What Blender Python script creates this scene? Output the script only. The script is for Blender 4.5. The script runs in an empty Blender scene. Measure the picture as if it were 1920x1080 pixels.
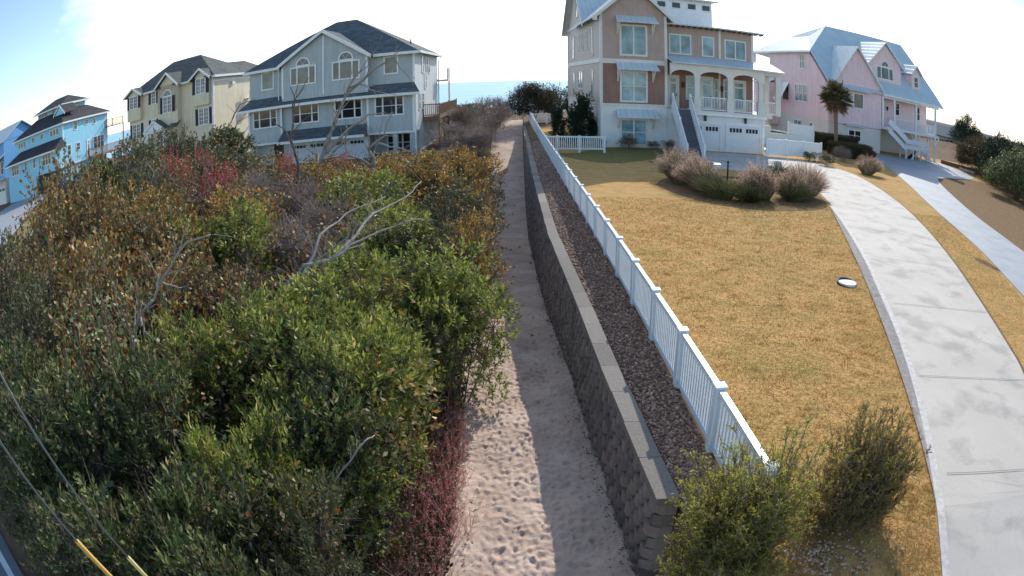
import bpy, bmesh, math, random
import numpy as np
from mathutils import Vector, Matrix

random.seed(7)
rng = np.random.default_rng(7)
SC = bpy.context.scene
COL = SC.collection
PI = math.pi

# ------------------------------------------------------------------ helpers
def srgb(r, g, b):
    f = lambda c: (c / 12.92 if c <= .04045 else ((c + .055) / 1.055) ** 2.4)
    return (f(r / 255), f(g / 255), f(b / 255), 1)

def new_mat(name):
    m = bpy.data.materials.new(name); m.use_nodes = True
    nt = m.node_tree; nt.nodes.clear()
    out = nt.nodes.new('ShaderNodeOutputMaterial')
    bs = nt.nodes.new('ShaderNodeBsdfPrincipled')
    nt.links.new(bs.outputs[0], out.inputs[0])
    return m, nt, bs, out

def N(nt, t, **kw):
    n = nt.nodes.new(t)
    for k, v in kw.items(): setattr(n, k, v)
    return n

def ramp(nt, stops, interp='LINEAR'):
    n = nt.nodes.new('ShaderNodeValToRGB'); cr = n.color_ramp; cr.interpolation = interp
    while len(cr.elements) > 1: cr.elements.remove(cr.elements[-1])
    cr.elements[0].position = stops[0][0]; cr.elements[0].color = stops[0][1]
    for p, c in stops[1:]:
        e = cr.elements.new(p); e.color = c
    return n

def mapped(nt, scale=(1, 1, 1), coord='Object'):
    tc = N(nt, 'ShaderNodeTexCoord'); mp = N(nt, 'ShaderNodeMapping')
    nt.links.new(tc.outputs[coord], mp.inputs[0]); mp.inputs['Scale'].default_value = scale
    return mp.outputs[0]

def noise(nt, vec, scale, detail=4, rough=.55):
    n = N(nt, 'ShaderNodeTexNoise'); n.inputs['Scale'].default_value = scale
    n.inputs['Detail'].default_value = detail; n.inputs['Roughness'].default_value = rough
    if vec is not None: nt.links.new(vec, n.inputs['Vector'])
    return n

def mixc(nt, fac, a, b, mode='MIX'):
    n = N(nt, 'ShaderNodeMix', data_type='RGBA', blend_type=mode)
    for sock, v in ((n.inputs[0], fac), (n.inputs[6], a), (n.inputs[7], b)):
        if hasattr(v, 'is_linked'): nt.links.new(v, sock)
        else: sock.default_value = v
    return n.outputs[2]

def bump(nt, h, strength, dist, bs, prev=None):
    b = N(nt, 'ShaderNodeBump'); b.inputs['Strength'].default_value = strength; b.inputs['Distance'].default_value = dist
    nt.links.new(h, b.inputs['Height'])
    if prev is not None: nt.links.new(prev, b.inputs['Normal'])
    if bs is not None: nt.links.new(b.outputs[0], bs.inputs['Normal'])
    return b.outputs[0]

def plain(name, col, rough=.6, var=.12, scale=3., spec=.4, metal=0., bmp=0., bscale=40.):
    m, nt, bs, o = new_mat(name)
    v = mapped(nt)
    n = noise(nt, v, scale, 5)
    d = tuple(c * (1 - var) for c in col[:3]) + (1,); l = tuple(min(1, c * (1 + var)) for c in col[:3]) + (1,)
    r = ramp(nt, [(.3, d), (.7, l)]); nt.links.new(n.outputs[0], r.inputs[0])
    nt.links.new(r.outputs[0], bs.inputs['Base Color'])
    bs.inputs['Roughness'].default_value = rough; bs.inputs['Metallic'].default_value = metal
    bs.inputs['Specular IOR Level'].default_value = spec
    if bmp:
        n2 = noise(nt, v, bscale, 3); bump(nt, n2.outputs[0], bmp, .02, bs)
    return m

def siding(name, col, pitch=.16, vertical=False, strength=.5, var=.07):
    """lap or board siding: shadow-line relief every `pitch` metres, slight weathering"""
    m, nt, bs, o = new_mat(name)
    tc = N(nt, 'ShaderNodeTexCoord'); sp = N(nt, 'ShaderNodeSeparateXYZ'); nt.links.new(tc.outputs['Object'], sp.inputs[0])
    if vertical:
        ad = N(nt, 'ShaderNodeMath', operation='ADD'); nt.links.new(sp.outputs[0], ad.inputs[0]); nt.links.new(sp.outputs[1], ad.inputs[1]); src = ad.outputs[0]
    else: src = sp.outputs[2]
    mu = N(nt, 'ShaderNodeMath', operation='MULTIPLY'); mu.inputs[1].default_value = 1 / pitch; nt.links.new(src, mu.inputs[0])
    fr = N(nt, 'ShaderNodeMath', operation='FRACT'); nt.links.new(mu.outputs[0], fr.inputs[0])
    pw = N(nt, 'ShaderNodeMath', operation='POWER'); pw.inputs[1].default_value = 3.; nt.links.new(fr.outputs[0], pw.inputs[0])
    nz = noise(nt, tc.outputs['Object'], 1.3, 6, .65)
    d = tuple(c * (1 - var) for c in col[:3]) + (1,); l = tuple(min(1, c * (1 + var)) for c in col[:3]) + (1,)
    r = ramp(nt, [(.3, d), (.7, l)]); nt.links.new(nz.outputs[0], r.inputs[0])
    # streaky weathering
    mp = N(nt, 'ShaderNodeMapping'); mp.inputs['Scale'].default_value = (3, 3, .25); nt.links.new(tc.outputs['Object'], mp.inputs[0])
    n2 = noise(nt, mp.outputs[0], 1.5, 4)
    r2 = ramp(nt, [(.35, (.88, .88, .86, 1)), (.6, (1, 1, 1, 1))]); nt.links.new(n2.outputs[0], r2.inputs[0])
    nt.links.new(mixc(nt, 1., r.outputs[0], r2.outputs[0], 'MULTIPLY'), bs.inputs['Base Color'])
    bs.inputs['Roughness'].default_value = .6; bs.inputs['Specular IOR Level'].default_value = .3
    bump(nt, pw.outputs[0], -strength, .02, bs)
    return m

def metal_roof(name, col, axis=0, pitch=.4):
    m, nt, bs, o = new_mat(name)
    tc = N(nt, 'ShaderNodeTexCoord'); sp = N(nt, 'ShaderNodeSeparateXYZ'); nt.links.new(tc.outputs['Object'], sp.inputs[0])
    mu = N(nt, 'ShaderNodeMath', operation='MULTIPLY'); mu.inputs[1].default_value = 2 * PI / pitch; nt.links.new(sp.outputs[axis], mu.inputs[0])
    sn = N(nt, 'ShaderNodeMath', operation='SINE'); nt.links.new(mu.outputs[0], sn.inputs[0])
    pw = ramp(nt, [(.0, (0, 0, 0, 1)), (.75, (0, 0, 0, 1)), (.95, (1, 1, 1, 1))])
    m2 = N(nt, 'ShaderNodeMath', operation='MULTIPLY_ADD'); m2.inputs[1].default_value = .5; m2.inputs[2].default_value = .5; nt.links.new(sn.outputs[0], m2.inputs[0])
    nt.links.new(m2.outputs[0], pw.inputs[0])
    nz = noise(nt, tc.outputs['Object'], .8, 5)
    d = tuple(c * .88 for c in col[:3]) + (1,)
    r = ramp(nt, [(.3, d), (.7, col)]); nt.links.new(nz.outputs[0], r.inputs[0])
    nt.links.new(r.outputs[0], bs.inputs['Base Color'])
    bs.inputs['Metallic'].default_value = .0; bs.inputs['Roughness'].default_value = .6; bs.inputs['Specular IOR Level'].default_value = .25
    bump(nt, pw.outputs[0], .8, .04, bs)
    return m

def shingle(name, col):
    m, nt, bs, o = new_mat(name)
    v = mapped(nt, (1, 1, 1))
    br = N(nt, 'ShaderNodeTexBrick'); br.inputs['Scale'].default_value = 1.0
    br.inputs['Brick Width'].default_value = .5; br.inputs['Row Height'].default_value = .18; br.inputs['Mortar Size'].default_value = .015
    mp = mapped(nt); nt.links.new(mp, br.inputs['Vector'])
    c1 = tuple(c * .75 for c in col[:3]) + (1,); c2 = tuple(c * 1.25 for c in col[:3]) + (1,)
    br.inputs['Color1'].default_value = c1; br.inputs['Color2'].default_value = c2; br.inputs['Mortar'].default_value = tuple(c * .5 for c in col[:3]) + (1,)
    n = noise(nt, v, 25, 4); n3 = noise(nt, v, .7, 4)
    r = ramp(nt, [(.3, (.75, .75, .75, 1)), (.7, (1.2, 1.2, 1.2, 1))]); nt.links.new(n.outputs[0], r.inputs[0])
    r3 = ramp(nt, [(.3, (.85, .85, .85, 1)), (.7, (1.1, 1.1, 1.1, 1))]); nt.links.new(n3.outputs[0], r3.inputs[0])
    x = mixc(nt, 1., br.outputs[0], r.outputs[0], 'MULTIPLY'); x = mixc(nt, 1., x, r3.outputs[0], 'MULTIPLY')
    nt.links.new(x, bs.inputs['Base Color']); bs.inputs['Roughness'].default_value = .9; bs.inputs['Specular IOR Level'].default_value = .2
    bump(nt, n.outputs[0], .4, .02, bs)
    return m

def glass(name, col, rough=.06, blinds=0.):
    m, nt, bs, o = new_mat(name)
    v = mapped(nt); n = noise(nt, v, 1.1, 3)
    d = tuple(c * .6 for c in col[:3]) + (1,); l = tuple(min(1, c * 1.35) for c in col[:3]) + (1,)
    r = ramp(nt, [(.35, d), (.65, l)]); nt.links.new(n.outputs[0], r.inputs[0])
    # some rooms have pale blinds or curtains behind the pane, some are dark
    oi = N(nt, 'ShaderNodeObjectInfo'); rr = ramp(nt, [(0, (.5, .5, .52, 1)), (.35, (.8, .8, .82, 1)), (.7, (1.0, 1.0, 1.0, 1)), (1, (1.35, 1.36, 1.35, 1))]); nt.links.new(oi.outputs['Random'], rr.inputs[0])
    nt.links.new(mixc(nt, 1., r.outputs[0], rr.outputs[0], 'MULTIPLY'), bs.inputs['Base Color'])
    bs.inputs['Roughness'].default_value = rough; bs.inputs['Specular IOR Level'].default_value = .45
    bump(nt, n.outputs[0], .08, .05, bs)
    return m

def leaf_mat(name, stops, rough=.4, trans=.3, spec=.5, clump=None, cscale=1.2):
    """leaf colours vary from leaf to leaf (and, with clump, from branch to branch)"""
    m, nt, bs, o = new_mat(name)
    g = N(nt, 'ShaderNodeNewGeometry')
    r = ramp(nt, stops); nt.links.new(g.outputs['Random Per Island'], r.inputs[0])
    c = r.outputs[0]
    if clump:
        tc = N(nt, 'ShaderNodeTexCoord'); n = noise(nt, tc.outputs['Object'], cscale, 2)
        oi = N(nt, 'ShaderNodeObjectInfo')
        va = N(nt, 'ShaderNodeVectorMath', operation='ADD'); nt.links.new(tc.outputs['Object'], va.inputs[0])
        cb = N(nt, 'ShaderNodeCombineXYZ'); mm = N(nt, 'ShaderNodeMath', operation='MULTIPLY'); mm.inputs[1].default_value = 50
        nt.links.new(oi.outputs['Random'], mm.inputs[0]); nt.links.new(mm.outputs[0], cb.inputs[0]); nt.links.new(cb.outputs[0], va.inputs[1])
        nt.links.new(va.outputs[0], n.inputs['Vector'])
        r2 = ramp(nt, clump); nt.links.new(g.outputs['Random Per Island'], r2.inputs[0])
        f = ramp(nt, [(.44, (0, 0, 0, 1)), (.56, (1, 1, 1, 1))]); nt.links.new(n.outputs[0], f.inputs[0])
        c = mixc(nt, f.outputs[0], r.outputs[0], r2.outputs[0])
    nt.links.new(c, bs.inputs['Base Color']); bs.inputs['Roughness'].default_value = rough; bs.inputs['Specular IOR Level'].default_value = spec
    if trans:
        t = N(nt, 'ShaderNodeBsdfTranslucent'); nt.links.new(c, t.inputs[0])
        mx = N(nt, 'ShaderNodeMixShader'); mx.inputs[0].default_value = trans
        nt.links.new(bs.outputs[0], mx.inputs[1]); nt.links.new(t.outputs[0], mx.inputs[2]); nt.links.new(mx.outputs[0], o.inputs[0])
    return m

class MB:
    """collects shapes and links them as ONE mesh object"""
    def __init__(s): s.v = []; s.f = []
    def add(s, vs, fs):
        o = len(s.v); s.v += [tuple(v) for v in vs]; s.f += [tuple(i + o for i in f) for f in fs]; return s
    def box(s, x0, x1, y0, y1, z0, z1):
        return s.hexa([(x0, y0, z0), (x1, y0, z0), (x1, y1, z0), (x0, y1, z0), (x0, y0, z1), (x1, y0, z1), (x1, y1, z1), (x0, y1, z1)])
    def hexa(s, p):
        return s.add(p, [(0, 3, 2, 1), (4, 5, 6, 7), (0, 1, 5, 4), (1, 2, 6, 5), (2, 3, 7, 6), (3, 0, 4, 7)])
    def fbox(s, F, u0, u1, o0, o1, z0, z1):
        return s.hexa([F(u0, o0, z0), F(u1, o0, z0), F(u1, o1, z0), F(u0, o1, z0), F(u0, o0, z1), F(u1, o0, z1), F(u1, o1, z1), F(u0, o1, z1)])
    def slab(s, poly, t, vec=(0, 0, -1)):
        n = len(poly); q = [tuple(p[i] + vec[i] * t for i in range(3)) for p in poly]
        return s.add(list(poly) + q, [tuple(range(n)), tuple(range(2 * n - 1, n - 1, -1))] + [(i, (i + 1) % n, n + (i + 1) % n, n + i) for i in range(n)])
    def fprism(s, F, poly, o0, o1):
        n = len(poly); return s.add([F(u, o0, z) for u, z in poly] + [F(u, o1, z) for u, z in poly],
            [tuple(range(n)), tuple(range(2 * n - 1, n - 1, -1))] + [(i, (i + 1) % n, n + (i + 1) % n, n + i) for i in range(n)])
    def tube(s, pts, rad, n=6):
        pts = [Vector(p) for p in pts]; rings = []
        if not hasattr(rad, '__len__'): rad = [rad] * len(pts)
        up = Vector((.31, .17, .93))
        for i, p in enumerate(pts):
            d = (pts[min(i + 1, len(pts) - 1)] - pts[max(i - 1, 0)]).normalized()
            a = d.cross(up); a = a.normalized() if a.length > 1e-4 else Vector((1, 0, 0)); b = d.cross(a)
            rings.append([p + (a * math.cos(2 * PI * k / n) + b * math.sin(2 * PI * k / n)) * rad[i] for k in range(n)])
        vs = [v for r in rings for v in r]; fs = []
        for i in range(len(pts) - 1):
            for k in range(n): fs.append((i * n + k, i * n + (k + 1) % n, (i + 1) * n + (k + 1) % n, (i + 1) * n + k))
        fs.append(tuple(range(n))[::-1]); fs.append(tuple(range((len(pts) - 1) * n, len(pts) * n)))
        return s.add(vs, fs)
    def bar(s, a, b, w, h):
        """beam between two points, w wide (level), h high"""
        a, b = Vector(a), Vector(b); d = (b - a).normalized(); x = d.cross(Vector((0, 0, 1)))
        x = x.normalized() * w / 2 if x.length > 1e-4 else Vector((w / 2, 0, 0)); y = x.cross(d).normalized() * h / 2
        return s.hexa([a - x - y, a + x - y, b + x - y, b - x - y, a - x + y, a + x + y, b + x + y, b - x + y])
    def build_each(s, name, mat, parent=None):
        """one object per separate piece"""
        up = list(range(len(s.v)))
        def root(i):
            while up[i] != i: up[i] = up[up[i]]; i = up[i]
            return i
        for f in s.f:
            for i in f[1:]: up[root(i)] = root(f[0])
        groups = {}
        for f in s.f: groups.setdefault(root(f[0]), []).append(f)
        for fs in groups.values():
            ids = sorted({i for f in fs for i in f}); ix = {i: k for k, i in enumerate(ids)}
            m = MB(); m.v = [s.v[i] for i in ids]; m.f = [tuple(ix[i] for i in f) for f in fs]; o = m.build(name, mat, parent)
        return o
    def build(s, name, mat, parent=None, smooth=False):
        me = bpy.data.meshes.new(name); me.from_pydata(s.v, [], s.f); me.update()
        bm = bmesh.new(); bm.from_mesh(me); bmesh.ops.recalc_face_normals(bm, faces=bm.faces); bm.to_mesh(me); bm.free()
        me.materials.append(mat)
        if smooth: me.polygons.foreach_set('use_smooth', [True] * len(me.polygons))
        return link(name, me, parent)

def link(name, me, parent=None):
    o = bpy.data.objects.new(name, me); COL.objects.link(o)
    if parent is not None: o.parent = parent
    return o

def np_mesh(name, V, Q, mat, smooth=False):
    """mesh from a vertex array and a (n, k) face-index array"""
    V = np.asarray(V, np.float32); Q = np.asarray(Q, np.int32); me = bpy.data.meshes.new(name)
    k = Q.shape[1]
    me.vertices.add(len(V)); me.vertices.foreach_set('co', V.ravel())
    me.loops.add(Q.size); me.loops.foreach_set('vertex_index', Q.ravel())
    me.polygons.add(len(Q)); me.polygons.foreach_set('loop_start', np.arange(0, Q.size, k, dtype=np.int32))
    me.polygons.foreach_set('loop_total', np.full(len(Q), k, np.int32))
    if smooth: me.polygons.foreach_set('use_smooth', np.ones(len(Q), bool))
    me.update(calc_edges=True); me.validate()
    if mat is not None: me.materials.append(mat)
    return me

def empty(name, loc, rz=0., scale=None):
    o = bpy.data.objects.new(name, None); COL.objects.link(o); o.location = loc; o.rotation_euler = (0, 0, rz)
    o.empty_display_size = .3
    if scale: o.scale = scale
    return o

def tag(o, label, cat, group=None, kind=None):
    if label: o['label'] = label
    if cat: o['category'] = cat
    if group: o['group'] = group
    if kind: o['kind'] = kind
    return o

def struct(o, label=None, kind='structure'):
    o['kind'] = kind
    if label: o['label'] = label
    return o

def unit(a): return a / (np.linalg.norm(a, axis=-1, keepdims=True) + 1e-9)

def leaf_quads(B, D, L, W, r, tilt=None):
    """diamond leaves: base B, direction D, length L, width W"""
    n = len(B); R = r.normal(size=(n, 3)); S = unit(np.cross(D, R)); L = np.asarray(L).reshape(-1, 1); W = np.asarray(W).reshape(-1, 1)
    nrm = np.cross(D, S)
    mid = B + D * L * .45 + nrm * L * .06
    V = np.stack([B, mid + S * W * .5, B + D * L - nrm * L * .05, mid - S * W * .5], 1).reshape(-1, 3)
    Q = np.arange(4 * n).reshape(n, 4)
    return V, Q

def sticks(P0, P1, R0, R1, n=3):
    """many tapered sticks at once"""
    P0, P1 = np.asarray(P0, float), np.asarray(P1, float); m = len(P0)
    D = unit(P1 - P0); A = unit(np.cross(D, np.array([.3, .2, .93]))); Bv = np.cross(D, A)
    R0 = np.broadcast_to(np.asarray(R0, float), (m,)).reshape(-1, 1); R1 = np.broadcast_to(np.asarray(R1, float), (m,)).reshape(-1, 1)
    rings = []
    for P, R in ((P0, R0), (P1, R1)):
        for k in range(n):
            a = 2 * PI * k / n; rings.append(P + (A * math.cos(a) + Bv * math.sin(a)) * R)
    V = np.stack(rings, 1).reshape(-1, 3)
    base = (np.arange(m) * 2 * n).reshape(-1, 1); F = []
    for k in range(n): F.append(np.concatenate([base + k, base + (k + 1) % n, base + n + (k + 1) % n, base + n + k], 1))
    return V, np.stack(F, 1).reshape(-1, 4)

def join(parts):
    V, Q, o = [], [], 0
    for v, q in parts: V.append(v); Q.append(q + o); o += len(v)
    return np.concatenate(V), np.concatenate(Q)

# ------------------------------------------------------------------ terrain
H = 4.75
_wy = [-40, 0, 4, 6, 9.6, 12.8, 18.4, 30, 53, 70, 110]; _wx = [5.2, 2.0, 1.66, 1.41, 1.07, .83, .37, -.15, -.95, -1.5, -2.6]
_py = [-40, 0, 7, 9.7, 13, 17, 24, 31, 36, 44, 52, 60, 70, 90, 110]; _pz = [-1.5, -1.35, -1.38, -1.46, -1.61, -1.92, -2.6, -3.1, -3.0, -2.3, -1.5, -.6, .2, .2, -7]
def xw(y): return np.interp(y, _wy, _wx)
def pz(y): return np.interp(y, _py, _pz)
def lawn_z(x, y):
    z = np.interp(y, [-40, -4, 0, 2.5, 4.5, 15, 30, 48, 75, 95, 115], [-1.5, -1.3, -.5, -.02, .17, .2, .04, -.1, .4, 0, -7])
    z2 = np.interp(y, [-40, 0, 30, 55, 80, 110, 140, 150], [-1.5, -1.0, -.2, .2, 1.4, 4.5, 4.7, -7]); t = np.clip((x - 52) / 25, 0, 1); z = z * (1 - t) + z2 * t
    return z + np.interp(x, [0, 14, 25, 45, 80, 200], [0, 0, -.12, -.3, -.3, 0]) * np.interp(y, [0, 10], [0, 1])
def left_z(x, y):
    far = np.interp(y, [-40, 3, 12, 30, 48, 75, 95, 115], [-1.5, -1.3, -1.2, -.6, -.45, .4, 0, -7])
    return far
def gz(x, y):
    s = x - xw(y)
    r = lawn_z(x, y) - .16 * np.clip(1 - (s - .25) / .7, 0, 1); p = pz(y); l = left_z(x, y)
    t = np.clip((-2.7 - s) / 3.0, 0, 1); t = t * t * (3 - 2 * t)
    lft = p * (1 - t) + l * t
    # the bank past the near end of the wall
    e = np.clip((5.9 - y) / 2.5, 0, 1)
    k = np.clip((s - .1) / (.15 + 1.3 * e), 0, 1)
    return np.where(s < .1, lft, lft * (1 - k) + r * k)
# ------------------------------------------------------------------ materials of the setting
def lawn_material():
    m, nt, bs, o = new_mat('dormant_lawn'); v = mapped(nt, coord='Object')
    a = noise(nt, v, .35, 5, .6); b = noise(nt, v, 2.2, 6, .65); c = noise(nt, v, 38, 4, .7)
    r1 = ramp(nt, [(.35, srgb(190, 147, 90)), (.5, srgb(205, 161, 104)), (.68, srgb(178, 149, 90))]); nt.links.new(a.outputs[0], r1.inputs[0])
    r2 = ramp(nt, [(.47, (0, 0, 0, 1)), (.66, (1, 1, 1, 1))]); nt.links.new(b.outputs[0], r2.inputs[0])
    mu = N(nt, 'ShaderNodeMath', operation='MULTIPLY'); mu.inputs[1].default_value = .55; nt.links.new(r2.outputs[0], mu.inputs[0])
    x = mixc(nt, mu.outputs[0], r1.outputs[0], srgb(152, 138, 78))
    r3 = ramp(nt, [(.3, (.84, .83, .80, 1)), (.7, (1.08, 1.08, 1.06, 1))]); nt.links.new(c.outputs[0], r3.inputs[0])
    x = mixc(nt, 1., x, r3.outputs[0], 'MULTIPLY')
    nt.links.new(x, bs.inputs['Base Color']); bs.inputs['Roughness'].default_value = .95; bs.inputs['Specular IOR Level'].default_value = .1
    g2 = noise(nt, v, 9, 4, .6); p = bump(nt, b.outputs[0], .6, .14, None); p = bump(nt, g2.outputs[0], .7, .05, None, p); bump(nt, c.outputs[0], .35, .02, bs, p)
    return m

def sand_material(name='path_sand', base=(218, 194, 176), dark=(184, 160, 143)):
    m, nt, bs, o = new_mat(name); v = mapped(nt)
    a = noise(nt, v, .8, 6, .65); b = noise(nt, v, 60, 3, .7); d = noise(nt, v, 7, 4)
    r = ramp(nt, [(.32, srgb(*dark)), (.62, srgb(*base))]); nt.links.new(a.outputs[0], r.inputs[0])
    r2 = ramp(nt, [(.3, (.82, .82, .82, 1)), (.7, (1.08, 1.08, 1.08, 1))]); nt.links.new(b.outputs[0], r2.inputs[0])
    r3 = ramp(nt, [(.62, (1, 1, 1, 1)), (.72, (.62, .55, .48, 1))]); nt.links.new(d.outputs[0], r3.inputs[0])
    x = mixc(nt, 1., r.outputs[0], r2.outputs[0], 'MULTIPLY'); x = mixc(nt, .35, x, mixc(nt, 1., x, r3.outputs[0], 'MULTIPLY'))
    nt.links.new(x, bs.inputs['Base Color']); bs.inputs['Roughness'].default_value = .95; bs.inputs['Specular IOR Level'].default_value = .15
    vo = N(nt, 'ShaderNodeTexVoronoi'); vo.inputs['Scale'].default_value = 5.5; nt.links.new(v, vo.inputs[0])
    p = bump(nt, vo.outputs[0], .35, .05, None); p = bump(nt, d.outputs[0], .4, .06, None, p); bump(nt, b.outputs[0], .3, .01, bs, p)
    return m

def concrete_material(name, base, stain, amount=1., rough=.62):
    m, nt, bs, o = new_mat(name); v = mapped(nt)
    a = noise(nt, v, .55, 6, .6); b = noise(nt, v, 1.6, 5, .55); c = noise(nt, v, 45, 4)
    r = ramp(nt, [(.3, tuple(x * .86 for x in base[:3]) + (1,)), (.65, base)]); nt.links.new(a.outputs[0], r.inputs[0])
    b.inputs['Distortion'].default_value = .25; b.inputs['Scale'].default_value = 1.15
    r2 = ramp(nt, [(.5, (0, 0, 0, 1)), (.66, (1, 1, 1, 1))]); nt.links.new(b.outputs[0], r2.inputs[0])
    mu = N(nt, 'ShaderNodeMath', operation='MULTIPLY'); mu.inputs[1].default_value = .7 * amount; nt.links.new(r2.outputs[0], mu.inputs[0])
    x = mixc(nt, mu.outputs[0], r.outputs[0], stain)
    r3 = ramp(nt, [(.3, (.9, .9, .9, 1)), (.7, (1.05, 1.05, 1.05, 1))]); nt.links.new(c.outputs[0], r3.inputs[0])
    x = mixc(nt, 1., x, r3.outputs[0], 'MULTIPLY'); nt.links.new(x, bs.inputs['Base Color'])
    bs.inputs['Roughness'].default_value = rough; bs.inputs['Specular IOR Level'].default_value = .45
    bump(nt, c.outputs[0], .15, .01, bs)
    return m

def stone_material(name, stops, rough=.85):
    m, nt, bs, o = new_mat(name); g = N(nt, 'ShaderNodeNewGeometry'); v = mapped(nt)
    r = ramp(nt, stops); nt.links.new(g.outputs['Random Per Island'], r.inputs[0])
    n = noise(nt, v, 30, 4); r2 = ramp(nt, [(.3, (.8, .8, .8, 1)), (.7, (1.12, 1.12, 1.12, 1))]); nt.links.new(n.outputs[0], r2.inputs[0])
    nt.links.new(mixc(nt, 1., r.outputs[0], r2.outputs[0], 'MULTIPLY'), bs.inputs['Base Color'])
    bs.inputs['Roughness'].default_value = rough; bump(nt, n.outputs[0], .5, .02, bs)
    return m

M = {}
M['soil'] = plain('leaf_litter_soil', srgb(112, 92, 72), .95, .35, 1.4, .1, bmp=.6, bscale=14)
M['lawn'] = lawn_material()
M['sand'] = sand_material()
M['drive'] = concrete_material('driveway_concrete', srgb(204, 194, 181), srgb(128, 122, 116), .65, .8)
M['drive2'] = concrete_material('grey_driveway_concrete', srgb(166, 168, 170), srgb(128, 130, 132), .6)
M['joint'] = plain('joint_gap', srgb(134, 130, 124), .9)
M['curb'] = plain('edging_paver', srgb(200, 192, 184), .8, .2, 9)
M['mulch'] = plain('pine_straw_mulch', srgb(128, 102, 72), .95, .3, 6, .1, bmp=.7, bscale=30)
M['asphalt'] = concrete_material('road_asphalt', srgb(104, 112, 118), srgb(78, 84, 88), .5, .8)
M['line'] = plain('road_paint', srgb(206, 214, 214), .6, .1)
M['block'] = stone_material('retaining_block', [(0, srgb(106, 97, 91)), (.4, srgb(140, 127, 118)), (.7, srgb(120, 108, 102)), (1, srgb(148, 133, 123))])
M['cap'] = stone_material('cap_stone', [(0, srgb(102, 96, 90)), (.5, srgb(122, 115, 107)), (1, srgb(132, 124, 116))])
M['rocks'] = stone_material('river_rock', [(0, srgb(84, 62, 52)), (.2, srgb(158, 122, 102)), (.45, srgb(128, 88, 72)), (.65, srgb(186, 156, 132)), (.88, srgb(104, 78, 66)), (1, srgb(194, 172, 150))], .7)
M['pale_rocks'] = stone_material('pale_gravel', [(0, srgb(132, 106, 82)), (.5, srgb(182, 156, 126)), (.8, srgb(152, 120, 94)), (1, srgb(210, 192, 166))], .8)
M['vinyl'] = plain('white_vinyl', srgb(226, 232, 236), .35, .03, 2, .5)
M['white'] = plain('white_paint', srgb(228, 230, 230), .5, .05, 1.5, .4)
M['offwhite'] = plain('offwhite_paint', srgb(214, 212, 204), .55, .06, 1.5, .4)
M['wood'] = plain('weathered_deck_wood', srgb(120, 98, 82), .8, .25, 4, .3)
M['redwood'] = plain('brown_deck_wood', srgb(150, 108, 84), .8, .2, 4, .3)
M['dark'] = plain('dark_interior', srgb(44, 46, 50), .7, .2)
M['black'] = plain('black_metal', srgb(36, 36, 38), .5, .1)
M['grey_metal'] = plain('galvanised_steel', srgb(150, 156, 160), .35, .1, 6, .5, .8)

# ------------------------------------------------------------------ sheets draped on the ground
def sheet(name, outline, dz, mat, cut=1.2, skirt=.1, zfun=None):
    zf = zfun or (lambda x, y: float(gz(x, y)))
    bm = bmesh.new(); vs = [bm.verts.new((x, y, 0)) for x, y in outline]; bm.faces.new(vs)
    bmesh.ops.triangulate(bm, faces=bm.faces[:])
    xs = [p[0] for p in outline]; ys = [p[1] for p in outline]
    for ax, lo, hi in ((0, min(xs), max(xs)), (1, min(ys), max(ys))):
        c = math.ceil(lo / cut) * cut
        while c < hi:
            no = (1, 0, 0) if ax == 0 else (0, 1, 0); co = (c, 0, 0) if ax == 0 else (0, c, 0)
            bmesh.ops.bisect_plane(bm, geom=bm.verts[:] + bm.edges[:] + bm.faces[:], plane_co=co, plane_no=no, dist=1e-5); c += cut
    for v in bm.verts: v.co.z = zf(v.co.x, v.co.y) + dz
    bmesh.ops.recalc_face_normals(bm, faces=bm.faces[:])
    for f in bm.faces:
        if f.normal.z < 0: f.normal_flip()
    if skirt:
        be = [e for e in bm.edges if len(e.link_faces) == 1]
        r = bmesh.ops.extrude_edge_only(bm, edges=be)
        for v in [g for g in r['geom'] if isinstance(g, bmesh.types.BMVert)]: v.co.z -= skirt
    me = bpy.data.meshes.new(name); bm.to_mesh(me); bm.free(); me.materials.append(mat)
    return link(name, me)

def smooth_line(pts, it=2):
    for _ in range(it):
        q = [pts[0]]
        for a, b in zip(pts[:-1], pts[1:]):
            q += [(a[0] * .75 + b[0] * .25, a[1] * .75 + b[1] * .25), (a[0] * .25 + b[0] * .75, a[1] * .25 + b[1] * .75)]
        pts = q + [pts[-1]]
    return pts

def offset_line(pts, d):
    out = []
    for i, p in enumerate(pts):
        a = Vector(pts[max(i - 1, 0)]); b = Vector(pts[min(i + 1, len(pts) - 1)]); t = (b - a).normalized()
        out.append((p[0] - t.y * d, p[1] + t.x * d))
    return out

# ------------------------------------------------------------------ ground
ss = np.array([-900, -400, -200, -120, -90, -70, -58, -48] + list(np.arange(-40, -3, 1.5)) + [-2.8, -2.2, -1.4, -.6, .05, .1, .26, .5, .9, 1.4, 2.] + list(np.arange(3, 40, 2.)) + [44, 50, 60, 75, 95, 130, 200, 400, 900], float)
yy = np.array([-120, -70, -40, -25, -15, -8, -4, -2] + list(np.arange(0, 9, .5)) + list(np.arange(9, 20, 1)) + list(np.arange(20, 156, 2)), float)
Y, S = np.meshgrid(yy, ss, indexing='ij'); X = xw(Y) + S
Zg = gz(X, Y) - .03
Zg -= np.where((S < .08) & (S > -3.0) & (Y > 1), .14, 0)
Zg += np.where(np.abs(S) > 5, .05 * np.sin(X * .7) * np.cos(Y * .6), 0)
V = np.stack([X, Y, Zg], -1).reshape(-1, 3); nr, nc = Y.shape
idx = np.arange(nr * nc).reshape(nr, nc)
Q = np.stack([idx[:-1, :-1], idx[:-1, 1:], idx[1:, 1:], idx[1:, :-1]], -1).reshape(-1, 4)
struct(link('ground', np_mesh('ground', V, Q, M['soil'], True)))

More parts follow.
